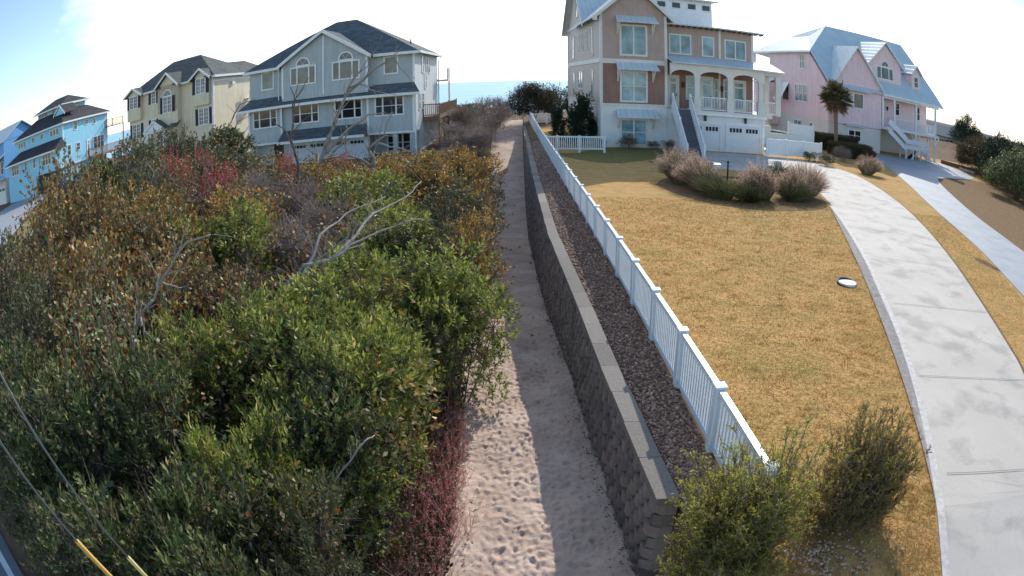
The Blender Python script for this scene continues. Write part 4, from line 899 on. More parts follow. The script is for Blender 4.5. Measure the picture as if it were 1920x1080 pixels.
# ------------------------------------------------------------------ bright blue house and its neighbour
def blue_house():
    h = empty('blue_house', (-58.2, 55.5, 0)); tag(h, 'bright sky blue house with dark roofs and rooftop lookout', 'house')
    bl = siding('sky_blue_siding', srgb(150, 214, 240), .15, False, .3); sh = shingle('charcoal_shingle', srgb(74, 72, 76)); W = M['white']; zb = -.4
    m = MB(); m.box(-13.5, 0, 0, 11, 2.45, 8.1); m.box(-13.3, .3, -2, 0, 2.3, 5.05); m.box(-13.3, -5, -2, 0, zb, 2.3); m.box(-13.5, -.2, .5, 10.8, zb, 2.45); m.box(-10.2, -3.7, 3.2, 9.2, 8.1, 10.9); m.build('wall', bl, h)
    m = MB(); o = .45; e = 8.12
    a, b, c, d = (-13.5 - o, -o, e), (o, -o, e), (o, 11 + o, e), (-13.5 - o, 11 + o, e); i0, i1, i2, i3 = (-10.4, 3.0, 10.1), (-3.5, 3.0, 10.1), (-3.5, 9.4, 10.1), (-10.4, 9.4, 10.1)
    m.slab([a, b, i1, i0], .1); m.slab([b, c, i2, i1], .1); m.slab([c, d, i3, i2], .1); m.slab([d, a, i0, i3], .1)
    m.slab([(-13.7, -2.7, 4.95), (.85, -2.7, 4.95), (-.2, 0, 6.3), (-11.8, 0, 6.3)], .1); m.slab([(.85, -2.7, 4.95), (.85, .02, 4.95), (-.2, 0, 6.3)], .1)
    m.slab([(-10.8, 2.5, 10.85), (-3.0, 2.5, 10.85), (-5.2, 6.2, 12.3), (-8.5, 6.2, 12.3)], .1); m.slab([(-3.0, 2.5, 10.85), (-3.0, 9.9, 10.85), (-5.2, 6.2, 12.3)], .1); m.slab([(-3.0, 9.9, 10.85), (-10.8, 9.9, 10.85), (-8.5, 6.2, 12.3), (-5.2, 6.2, 12.3)], .1); m.slab([(-10.8, 9.9, 10.85), (-10.8, 2.5, 10.85), (-8.5, 6.2, 12.3)], .1)
    m.slab([(-3.6, 1.2, 9.5), (-2.2, 1.2, 10.75), (-2.2, 4.5, 10.75), (-3.6, 4.5, 9.5)], .08); m.slab([(-.8, 1.2, 9.5), (-.8, 4.5, 9.5), (-2.2, 4.5, 10.75), (-2.2, 1.2, 10.75)], .08); rf = m.build('roof', sh, h)
    m = MB(); m.slab([(-3.4, 1.3, 9.4), (-1.0, 1.3, 9.4), (-2.2, 1.3, 10.6)], 2.5, (0, 1, 0)); m.build('dormer_wall', bl, rf)
    m = MB(); m.box(-13.5 - o, o, -o - .06, -o, e - .2, e + .02); m.box(o, o + .06, -o, 11 + o, e - .2, e + .02); m.box(-13.7, .9, -2.76, -2.7, 4.76, 4.97); m.box(-10.8, -3, 2.44, 2.5, 10.66, 10.87); m.box(-3, -2.94, 2.5, 9.9, 10.7, 10.95)
    for sg in (-1, 1): m.fprism(Ff(1.2), [(-2.2 + sg * 1.45, 9.5), (-2.2, 10.82), (-2.2, 10.58), (-2.2 + sg * 1.45, 9.26)], 0, .06)
    m.build_each('fascia', W, rf)
    m = MB(); m.fbox(Ff(0), -.15, .04, 0, .05, 5.0, 7.95); m.fbox(Fr(0), -.0, .15, 0, .05, 2.4, 7.95); m.fbox(Fr(0), 10.86, 11.02, 0, .05, 2.4, 7.95); m.fbox(Fr(0), 0, 11, 0, .05, 2.3, 2.48); m.build_each('trim', W, h)
    DG = M['dark_glass']
    for k in range(3):
        for u0 in (-12.3, -3.1): window(h, Ff(0), u0 + k * .78, 6.85, u0 + k * .78 + .5, 7.6, 1, trim=.08, pane=DG, hung=False)
    for u in (-8.2, -5.7): window(h, Ff(0), u, 7.0, u + .6, 7.65, 1, trim=.08, pane=DG, hung=False)
    window(h, Ff(-2), -12.1, 3.4, -10.0, 4.75, 3, pane=DG); window(h, Ff(-2), -8.1, 3.5, -7.5, 4.75, 1, pane=DG); window(h, Ff(-2), -5.6, 3.5, -5.0, 4.8, 1, pane=DG); window(h, Ff(-2), -3.0, 3.4, -.95, 4.85, 3, pane=DG)
    for d0, d1, z0, z1 in ((2.65, 3.3, 6.8, 7.85), (5.3, 6.0, 7.1, 7.65), (7.3, 7.9, 6.9, 7.6), (1.05, 1.75, 3.65, 4.9), (3.2, 3.95, 3.95, 4.85)): window(h, Fr(0), d0, z0, d1, z1, 1, trim=.1, pane=DG)
    window(h, Fr(0), 7.4, 3.45, 9.9, 5.0, 3, pane=DG); door(h, Fr(0), 5.75, 2.6, 6.35, 4.8, W)
    for u0 in (-9.9, -6.1): window(h, Ff(3.2), u0, 10.15, u0 + 2.4, 10.65, 3, trim=.07, pane=DG, hung=False)
    window(h, Fr(-3.7), 4.2, 9.9, 8.4, 10.6, 2, trim=.1, pane=M['glass'], hung=False)
    m = MB(); m.box(.02, 3.2, 6.0, 17.5, 2.3, 2.5); m.box(0.02, 1.6, 10.5, 13.5, 5.85, 6.0)
    for y in (6.1, 9, 12, 15, 17.4): m.box(3.0, 3.2, y - .1, y + .1, zb, 2.3)
    m.box(1.45, 1.6, 13.3, 13.5, zb, 5.9); m.box(.02, 3.1, 14, 17.4, .9, 1.05); m.bar((2.5, 6.0, 2.3), (2.5, 2.6, zb), .9, .15)
    dk = m.build('deck', M['redwood'], h); railing(dk, [(.1, 6.05, 2.5), (3.1, 6.05, 2.5), (3.1, 11, 2.5), (3.1, 17.4, 2.5)], 1.0, M['redwood'], .12, .05, .2); railing(dk, [(.1, 10.6, 6.0), (1.5, 10.6, 6.0), (1.5, 13.4, 6.0)], .95, M['redwood'], .1, .05, .2)
    m = MB(); m.fbox(Ff(-2), -4.6, -.4, 0, .02, zb, 2.2); m.build('carport_shade_sheet', M['dark'], h)  # flat dark sheet over the recess, its colour standing in for the shade inside
blue_house()
def neighbour():
    h = empty('metal_roofed_house', (-75.0, 55.0, 0)); tag(h, 'deeper blue house with pale metal roof beyond the sky blue one', 'house')
    bl = siding('deep_blue_siding', srgb(112, 170, 222), .15, False, .3); mr = metal_roof('pale_metal_roof', srgb(198, 208, 210), 1, .45); W = M['white']
    m = MB(); m.box(-13, 0, 0, 9, 3.6, 9.0); m.build('wall', bl, h); m = MB(); m.box(-13, 0, .2, 9, -.4, 3.6); m.build('ground_floor_wall', M['offwhite'], h)
    m = MB(); m.slab([(-13.5, -.6, 8.9), (.5, -.6, 8.9), (.5, 4.5, 11.4), (-13.5, 4.5, 11.4)], .1); m.slab([(.5, 9.6, 8.9), (-13.5, 9.6, 8.9), (-13.5, 4.5, 11.4), (.5, 4.5, 11.4)], .1); m.slab([(-3.5, -2.2, 6.3), (.3, -2.2, 6.3), (.3, .0, 7.1), (-3.5, 0, 7.1)], .1); m.build('roof', mr, h)
    m = MB(); m.slab([(.0, .0, 8.95), (0, 9, 8.95), (0, 4.5, 11.2)], .2, (-1, 0, 0)); m.build('gable_wall', bl, h)
    m = MB(); m.box(-3.4, -3.2, -2.1, -1.9, 3.6, 6.3); m.box(-.1, .1, -2.1, -1.9, 3.6, 6.3); m.box(-3.5, .2, -2.2, 0, 3.4, 3.6); m.build_each('porch_post', W, h)
    for u in (-11, -8, -5): window(h, Ff(0), u, 5.0, u + 1.2, 7.0, 2, pane=M['dark_glass'])
    for u in (-2.6, -1.2): window(h, Ff(0), u, 4.2, u + .8, 6.0, 1, pane=M['dark_glass'])
    garage_door(h, Ff(.2), -6, -.38, -3, 2.2, M['white']); garage_door(h, Ff(.2), -2.8, -.38, -.3, 2.2, M['white'])
neighbour()

# ------------------------------------------------------------------ pink house
def pink_house():
    h = empty('pink_house', (36.15, 56.93, 0), math.radians(3.0)); tag(h, 'pale pink house with metal roof, dormers and raised porch', 'house')
    pk = siding('pink_siding', srgb(238, 208, 212), .15, False, .3); lo = plain('pale_ground_floor', srgb(218, 212, 204), .7, .05); W = M['white']; zb = -.7
    mx, my = metal_roof('pink_house_roof_front', srgb(196, 212, 216), 0, .42), metal_roof('pink_house_roof_side_sheen', srgb(214, 224, 226), 1, .42)  # side roof lighter than the front: bright sky reflection put into its colour
    m = MB(); m.box(-7, -.2, .6, 16, 2.45, 6.6); m.box(-6.5, 8.55, 1.8, 15.9, 2.44, 6.7)
    m.slab([(-6.99, 1.2, 6.6), (-6.99, 16, 6.6), (-6.99, 16, 9.95), (-6.99, 5.2, 9.95)], 2.0, (1, 0, 0)); m.slab([(8.55, 1.8, 6.7), (8.55, 16, 6.7), (8.55, 16, 7.2), (8.55, 9.2, 13.6)], .3, (-1, 0, 0))
    m.box(-6.6, -.2, 0, .62, 2.45, 6.7); m.slab([(-6.6, 0, 6.68), (-.2, 0, 6.68), (-.2, 0, 6.75), (-3.6, 0, 10.85), (-6.6, 0, 7.1)], .4, (0, 1, 0)); m.box(-8.4, -6.9, 13.3, 17.2, .9, 6.0)
    m.slab([(-.8, 1.5, 7.6), (4.0, 1.5, 7.6), (4.0, 1.5, 10.0), (1.6, 1.5, 12.35), (-.8, 1.5, 10.0)], 4, (0, 1, 0)); m.slab([(5.8, 1.5, 7.7), (7.25, 1.5, 7.7), (7.25, 1.5, 9.75), (6.52, 1.5, 10.6), (5.8, 1.5, 9.75)], 3.5, (0, 1, 0)); m.build('wall', pk, h)
    m = MB(); m.box(-6.98, -.22, .62, 15.9, zb, 2.45); m.box(-6.55, -.22, .05, .62, zb, 2.4); m.box(-.3, 8.4, 3.2, 15.9, zb, 2.45); m.build('ground_floor_wall', lo, h)
    # roofs
    ze, k = 6.72, .80; R = lambda d: ze + k * d; dr_ = 8.9
    m = MB(); m.slab([(-7.35, .2, R(.2)), (-6.6, -.35, R(-.35)), (9.75, -.35, R(-.35)), (9.75, dr_, R(dr_)), (-2.4, dr_, R(dr_)), (-7.35, 4.1, R(4.1))], .12)
    m.slab([(9.75, dr_, R(dr_)), (9.75, 18, R(dr_) - 7.3), (-3, 18, R(dr_) - 7.3), (-2.4, dr_, R(dr_))], .12)
    for c, rr, z, zl, y0, y1 in ((1.6, 2.75, 12.6, 9.75, 1.15, 7.5), (6.52, .95, 10.8, 9.65, 1.15, 5.0)):
        m.slab([(c - rr, y0, zl), (c, y0, z), (c, y1, z), (c - rr, y1, zl)], .09); m.slab([(c + rr, y0, zl), (c + rr, y1, zl), (c, y1, z), (c, y0, z)], .09)
    m.build('front_roof', mx, h)
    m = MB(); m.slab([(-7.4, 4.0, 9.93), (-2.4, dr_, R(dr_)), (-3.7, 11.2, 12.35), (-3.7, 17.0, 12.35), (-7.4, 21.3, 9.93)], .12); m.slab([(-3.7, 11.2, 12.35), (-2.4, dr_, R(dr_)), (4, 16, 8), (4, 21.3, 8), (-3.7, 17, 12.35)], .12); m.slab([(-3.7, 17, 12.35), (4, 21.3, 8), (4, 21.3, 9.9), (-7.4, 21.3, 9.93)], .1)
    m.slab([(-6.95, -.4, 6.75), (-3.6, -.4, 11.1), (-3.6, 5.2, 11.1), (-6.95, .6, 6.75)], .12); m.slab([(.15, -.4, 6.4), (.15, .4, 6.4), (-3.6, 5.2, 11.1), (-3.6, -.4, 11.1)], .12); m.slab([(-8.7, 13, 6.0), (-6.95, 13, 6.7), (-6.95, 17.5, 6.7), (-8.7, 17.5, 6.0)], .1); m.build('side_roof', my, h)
    m = MB()
    for a, b in (((-6.98, 6.72), (-3.6, 11.12)), ((.18, 6.36), (-3.6, 11.12))): m.fprism(Ff(-.4), [a, b, (b[0], b[1] - .2), (a[0], a[1] - .2)], 0, .05)
    for c, rr, z, zl in ((1.6, 2.78, 12.62, 9.75), (6.52, .98, 10.82, 9.65)):
        for sg in (-1, 1): m.fprism(Ff(1.15), [(c + sg * rr, zl), (c, z), (c, z - .18), (c + sg * rr, zl - .18)], 0, .05)
    m.box(-.1, 9.78, -.42, -.35, 6.24, 6.46); m.box(-7.46, -7.4, 4.0, 21.3, 9.75, 9.95); m.fprism(Fr(9.75), [(-.35, 6.46), (dr_, R(dr_) + .02), (dr_, R(dr_) - .25), (-.35, 6.2)], 0, .05); m.tube([(9.7, -.4, 6.3), (9.75, -.3, 5.9), (9.0, -.05, 5.6)], .06); m.build_each('fascia', W, h)
    # windows
    window(h, Ff(0), -4.05, 4.4, -2.85, 5.85, 1, pane=M['grey_glass'], trim=.13, hung=False); window(h, Ff(.05), -4.65, .9, -3.1, 1.9, 2, pane=M['dark_glass'])
    m = MB(); m.slab([(-5.2, -.02, 6.7), (-2.0, -.02, 6.7), (-2.0, -.7, 6.2), (-5.2, -.7, 6.2)], .05); m.slab([(-5.25, -.02, 2.6), (-2.55, -.02, 2.6), (-2.55, -.5, 2.42), (-5.25, -.5, 2.42)], .05); m.build_each('awning', mx, h)
    window(h, Ff(1.5), .3, 8.25, 2.65, 9.5, 3, widths=[1, 2, 1], pane=M['grey_glass'], hung=False, arch=(1.5, .52, 9.72)); window(h, Ff(1.5), 6.2, 8.15, 6.8, 9.3, 1, pane=M['grey_glass'])
    for d0, d1, z0, z1, n in ((6.2, 7.3, 7.95, 9.6, 2), (5.6, 8.6, 4.2, 6.0, 3), (7.0, 8.8, .75, 1.9, 2), (4.1, 4.85, 1.2, 1.9, 1)): window(h, Fl(-6.99), d0, z0, d1, z1, n, pane=M['grey_glass'])
    m = MB(); m.slab([(-7.02, 10.3, 6.2), (-7.02, 12.2, 6.2), (-8.3, 12.2, 4.0), (-8.3, 10.3, 4.0)], .06); m.build('bahama_shutter', W, h); m = MB(); m.fbox(Fl(-6.99), 10.5, 12.0, 0, .03, 4.1, 6.1); m.build('window', M['dark_glass'], h)
    door(h, Ff(1.8), .5, 2.95, 1.4, 5.6, W); window(h, Ff(1.8), 3.3, 4.4, 3.85, 5.7, 1, pane=M['dark_glass']); window(h, Ff(1.8), 6.9, 4.3, 7.3, 5.75, 1, pane=M['dark_glass']); lamp(h, Ff(1.8), 1.9, 4.9)
    # porch
    m = MB(); m.box(-.2, 9.2, -.1, 1.8, 2.6, 2.9); m.box(8.5, 9.2, 1.8, 16, 2.6, 2.9); m.box(-.15, 9.2, -.1, .15, 6.0, 6.35); m.build('porch_floor', W, h)
    for u, y, z0 in ((.0, .0, 2.9), (1.75, 0, 2.9), (5.2, 0, zb), (8.62, 0, zb), (7.9, .6, zb), (8.9, 6, zb), (8.9, 11, zb)):
        m = MB(); m.box(u - .11, u + .11, y - .11, y + .11, z0, 6.1 if y == 0 else 2.7); m.build('porch_column', W, h)
    m = MB()
    for u, y in ((5.2, 0), (8.62, 0)):
        for sg in (-1, 1): m.bar((u, y, 1.7), (u + sg * .75, y, 2.6), .08, .1)
    m.build_each('brace', W, h)
    railing(h, [(1.8, -.02, 2.9), (5.2, -.02, 2.9)], 1.05); railing(h, [(5.2, -.02, 2.9), (8.6, -.02, 2.9), (9.1, .4, 2.9), (9.1, 6, 2.9)], 1.05)
    # stairs to the landing and down to the drive
    m = MB(); n = 10
    for k_ in range(n): t = k_ / n; m.box(-.1 + 2.6 * t, .2 + 2.6 * t, -1.5, -.15, 2.75 - 1.75 * t, 2.85 - 1.75 * t)
    m.box(2.5, 6.0, -1.6, -.15, .9, 1.08); m.box(-.2, .1, -1.5, -.1, 2.6, 2.9)
    for k_ in range(8): t = k_ / 8; m.box(5.9 + 1.4 * t, 6.2 + 1.4 * t, -1.5, -.2, .72 - 1.3 * t, .8 - 1.3 * t)
    m.bar((-.1, -1.55, 2.6), (2.6, -1.55, .85), .05, .45); m.bar((-.1, -1.55, 3.6), (2.6, -1.55, 1.9), .06, .6); m.bar((2.5, -1.6, 1.75), (6.0, -1.6, 1.75), .06, .5); m.bar((2.5, -1.6, 1.2), (6.0, -1.6, 1.2), .05, .3)
    for u in (2.55, 3.7, 4.9, 6.0): m.box(u - .07, u + .07, -1.62, -1.48, zb, 2.05); m.box(u - .07, u + .07, -.4, -.26, zb, .9)
    m.bar((2.6, -1.55, zb), (4.8, -1.55, .9), .05, .08); sr = m.build('porch_stairs', W, h)
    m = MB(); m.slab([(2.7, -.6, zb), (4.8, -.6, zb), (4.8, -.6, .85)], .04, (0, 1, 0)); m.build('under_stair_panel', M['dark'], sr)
    # balcony at the back left
    m = MB(); m.box(-7.2, -6.9, 20.6, 20.9, zb, 9.9); m.box(-7.2, -2, 16, 21, 6.6, 6.8); bk = m.build('back_balcony', W, h); railing(bk, [(-7.05, 16.1, 6.8), (-7.05, 20.8, 6.8)], .95)
pink_house()
# ------------------------------------------------------------------ foliage materials
S_ = srgb
M['bark'] = plain('grey_bark', S_(128, 116, 104), .9, .3, 9, .1, bmp=.5, bscale=40)
M['deadwood'] = plain('silvered_dead_wood', S_(150, 142, 134), .8, .25, 8, .2, bmp=.5, bscale=40)
M['darkdead'] = plain('dark_dead_wood', S_(110, 104, 100), .85, .25, 8, .2, bmp=.5, bscale=40)
M['twig'] = plain('grey_twig', S_(158, 142, 134), .9, .25, 5, .1)
M['vine'] = plain('vine_stem', S_(126, 104, 92), .9, .3, 6, .1)
LM = {}
LM['myrtle'] = leaf_mat('myrtle_leaf', [(0, S_(108, 120, 54)), (.5, S_(148, 156, 70)), (.82, S_(178, 178, 90)), (.93, S_(214, 204, 128)), (1, S_(164, 122, 74))], .5, .4, .4, clump=[(0, S_(60, 78, 42)), (.6, S_(104, 120, 58)), (.93, S_(154, 156, 82)), (1, S_(138, 96, 62))], cscale=2.6)
LM['deep'] = leaf_mat('deep_green_leaf', [(0, S_(58, 74, 42)), (.5, S_(84, 100, 54)), (.8, S_(122, 132, 72)), (1, S_(186, 180, 128))], .5, .3, .4, clump=[(0, S_(46, 60, 42)), (.6, S_(80, 92, 58)), (.9, S_(132, 112, 80)), (1, S_(150, 146, 104))], cscale=3.)
LM['dusky'] = leaf_mat('dusky_green_leaf', [(0, S_(62, 72, 48)), (.5, S_(86, 94, 62)), (.85, S_(112, 110, 74)), (1, S_(140, 124, 90))], .5, .25, .4, clump=[(0, S_(60, 70, 50)), (.6, S_(92, 98, 66)), (1, S_(142, 122, 92))], cscale=2.5)
LM['vine'] = leaf_mat('autumn_vine_leaf', [(0, S_(140, 92, 48)), (.25, S_(184, 126, 58)), (.45, S_(118, 88, 62)), (.65, S_(96, 100, 56)), (.85, S_(178, 146, 84)), (1, S_(222, 198, 146))], .55, .3, .3, clump=[(0, S_(72, 84, 48)), (.4, S_(100, 108, 62)), (.7, S_(122, 98, 66)), (.9, S_(172, 162, 120)), (1, S_(196, 130, 70))], cscale=2.2)
LM['russet'] = leaf_mat('russet_leaf', [(0, S_(94, 56, 40)), (.4, S_(126, 82, 52)), (.7, S_(92, 84, 52)), (1, S_(160, 124, 92))], .55, .3, .3, clump=[(0, S_(70, 78, 50)), (.6, S_(104, 98, 70)), (1, S_(168, 136, 110))], cscale=2.4)
LM['twig'] = leaf_mat('withered_leaf', [(0, S_(116, 96, 84)), (.6, S_(144, 122, 108)), (.85, S_(104, 102, 72)), (1, S_(150, 100, 80))], .6, .25, .2)
LM['golden'] = leaf_mat('golden_leaf', [(0, S_(124, 120, 54)), (.35, S_(178, 146, 68)), (.7, S_(198, 132, 66)), (1, S_(222, 188, 116))], .5, .35, .3, clump=[(0, S_(66, 82, 48)), (.5, S_(104, 108, 60)), (.8, S_(150, 96, 70)), (1, S_(190, 150, 92))], cscale=2.4)
LM['crimson'] = leaf_mat('crimson_leaf', [(0, S_(150, 52, 60)), (.5, S_(196, 76, 88)), (.85, S_(170, 90, 84)), (1, S_(214, 134, 126))], .5, .35, .3)
LM['filler'] = leaf_mat('undergrowth_leaf', [(0, S_(42, 54, 34)), (.4, S_(62, 70, 42)), (.7, S_(88, 66, 46)), (1, S_(98, 90, 58))], .55, .2, .3, clump=[(0, S_(54, 48, 36)), (.5, S_(60, 72, 44)), (1, S_(104, 84, 58))], cscale=.8)

RB, HB = 1.2, 2.6
def shrub_meshes(kind, seed):
    """foliage and stems of one shrub of nominal radius RB and height HB"""
    r = np.random.default_rng(seed)
    spec = dict(myrtle=(720, 14, .105, .036, .24, .55), deep=(700, 13, .1, .042, .22, .4), dusky=(640, 13, .08, .036, .24, .45), vine=(620, 10, .085, .055, .35, .1), russet=(620, 9, .07, .045, .26, .4), twig=(420, 6, .05, .03, .3, .5), golden=(620, 13, .07, .044, .26, .4), crimson=(270, 7, .075, .03, .3, .6))[kind]
    ns, K, ll, lw, tl, up = spec
    nl = 10 if kind in ('myrtle', 'deep', 'dusky') else 14; c = np.stack([r.normal(size=nl) * .5, r.normal(size=nl) * .5, r.uniform(.5, .86, nl)], 1)
    q = np.hypot(c[:, 0], c[:, 1]); c[:, :2] *= np.minimum(1, .72 / np.maximum(q, 1e-6))[:, None]; c[:, 2] -= .28 * np.minimum(q, .72) ** 2
    lr = r.uniform(.3, .46, nl) if kind in ('myrtle', 'deep', 'dusky') else r.uniform(.2, .36, nl)
    i = r.integers(0, nl, ns); d = unit(r.normal(size=(ns, 3)) + np.array([0, 0, .65])); rad = lr[i] * r.uniform(.86, 1.05, ns)
    P = c[i] * np.array([RB, RB, HB]) + d * rad[:, None] * np.array([RB, RB, RB * 1.05])
    P[:, 2] = np.clip(P[:, 2], .15, None)
    low = r.random(ns) < .18; a = r.random(ns) * 2 * PI; rr = RB * r.uniform(.55, .95, ns)
    P[low] = np.stack([np.cos(a) * rr, np.sin(a) * rr, r.uniform(.2, 1.4, ns)], 1)[low]
    if kind == 'vine':   # hanging curtains
        hang = r.random(ns) < .45; P[hang, 2] -= r.uniform(0, 1.1, hang.sum()); P[:, 2] = np.clip(P[:, 2], .1, None); d[hang, 2] -= .8
    D = unit(d * .8 + np.array([0, 0, up]) + r.normal(size=(ns, 3)) * .25)
    ln = tl * r.uniform(.7, 1.35, ns)
    t = np.tile(np.linspace(.12, 1.0, K), ns); j = np.repeat(np.arange(ns), K)
    LB = P[j] + D[j] * (ln[j] * t)[:, None] + r.normal(size=(ns * K, 3)) * .008
    side = unit(np.cross(D[j], r.normal(size=(ns * K, 3))))
    LD = unit(D[j] * (.3 + .55 * t)[:, None] + side * (1.15 - .55 * t)[:, None])
    V, Q = leaf_quads(LB, LD, ll * r.uniform(.45, 1.3, ns * K), lw * r.uniform(.75, 1.25, ns * K), r)
    fol = np_mesh(kind + '_foliage', V, Q, LM[kind])
    # stems: from the root to the lumps, twigs under the sprigs
    P0, P1, R0, R1 = [], [], [], []
    cw = c * np.array([RB, RB, HB])
    for k in range(nl):
        b = np.array([r.normal() * .12, r.normal() * .12, -.15]); m1 = b * .4 + cw[k] * .55 + r.normal(size=3) * .1
        P0 += [b, m1]; P1 += [m1, cw[k]]; R0 += [.03, .02]; R1 += [.02, .01]
    sel = r.random(ns) < (1 if kind in ('twig', 'vine') else .45)
    for k in np.nonzero(sel)[0]:
        m = cw[i[k]] * .35 + P[k] * .65 + r.normal(size=3) * .05
        P0 += [cw[i[k]], m]; P1 += [m, P[k] + D[k] * ln[k]]; R0 += [.009, .006]; R1 += [.006, .0025]
        if kind not in ('twig', 'vine') and r.random() < .22:   # bare dead twigs among the leaves
            e = P[k] + unit(D[k] + r.normal(size=3) * .6) * r.uniform(.3, .6); P0.append(P[k]); P1.append(e); R0.append(.005); R1.append(.0015)
        if kind == 'twig':
            for _ in range(5):
                e = P[k] + unit(D[k] + r.normal(size=3) * .8) * r.uniform(.15, .45); P0.append(m * .4 + P[k] * .6); P1.append(e); R0.append(.005); R1.append(.002)
    V, Q = sticks(P0, P1, R0, R1, 3)
    return fol, np_mesh(kind + '_stems', V, Q, M['twig'] if kind in ('twig', 'crimson', 'russet') else M['bark'])
SH = {}
def shrub(name, kind, x, y, top, r_, label, cat='shrub', group=None, ground=None, hscale=1.):
    if kind not in SH: SH[kind] = [shrub_meshes(kind, 100 + 7 * len(SH) + k) for k in range(3)]
    i = random.randrange(3); f, s = SH[kind][i]; z = float(gz(x, y)) - .08 if ground is None else ground
    k = r_ / RB
    o = empty(name, (x, y, z), random.random() * 2 * PI, (k, k, max(.25, (top - z) / HB * 1.1))); tag(o, label, cat, group)
    link('foliage', f, o); link('stems', s, o); return o

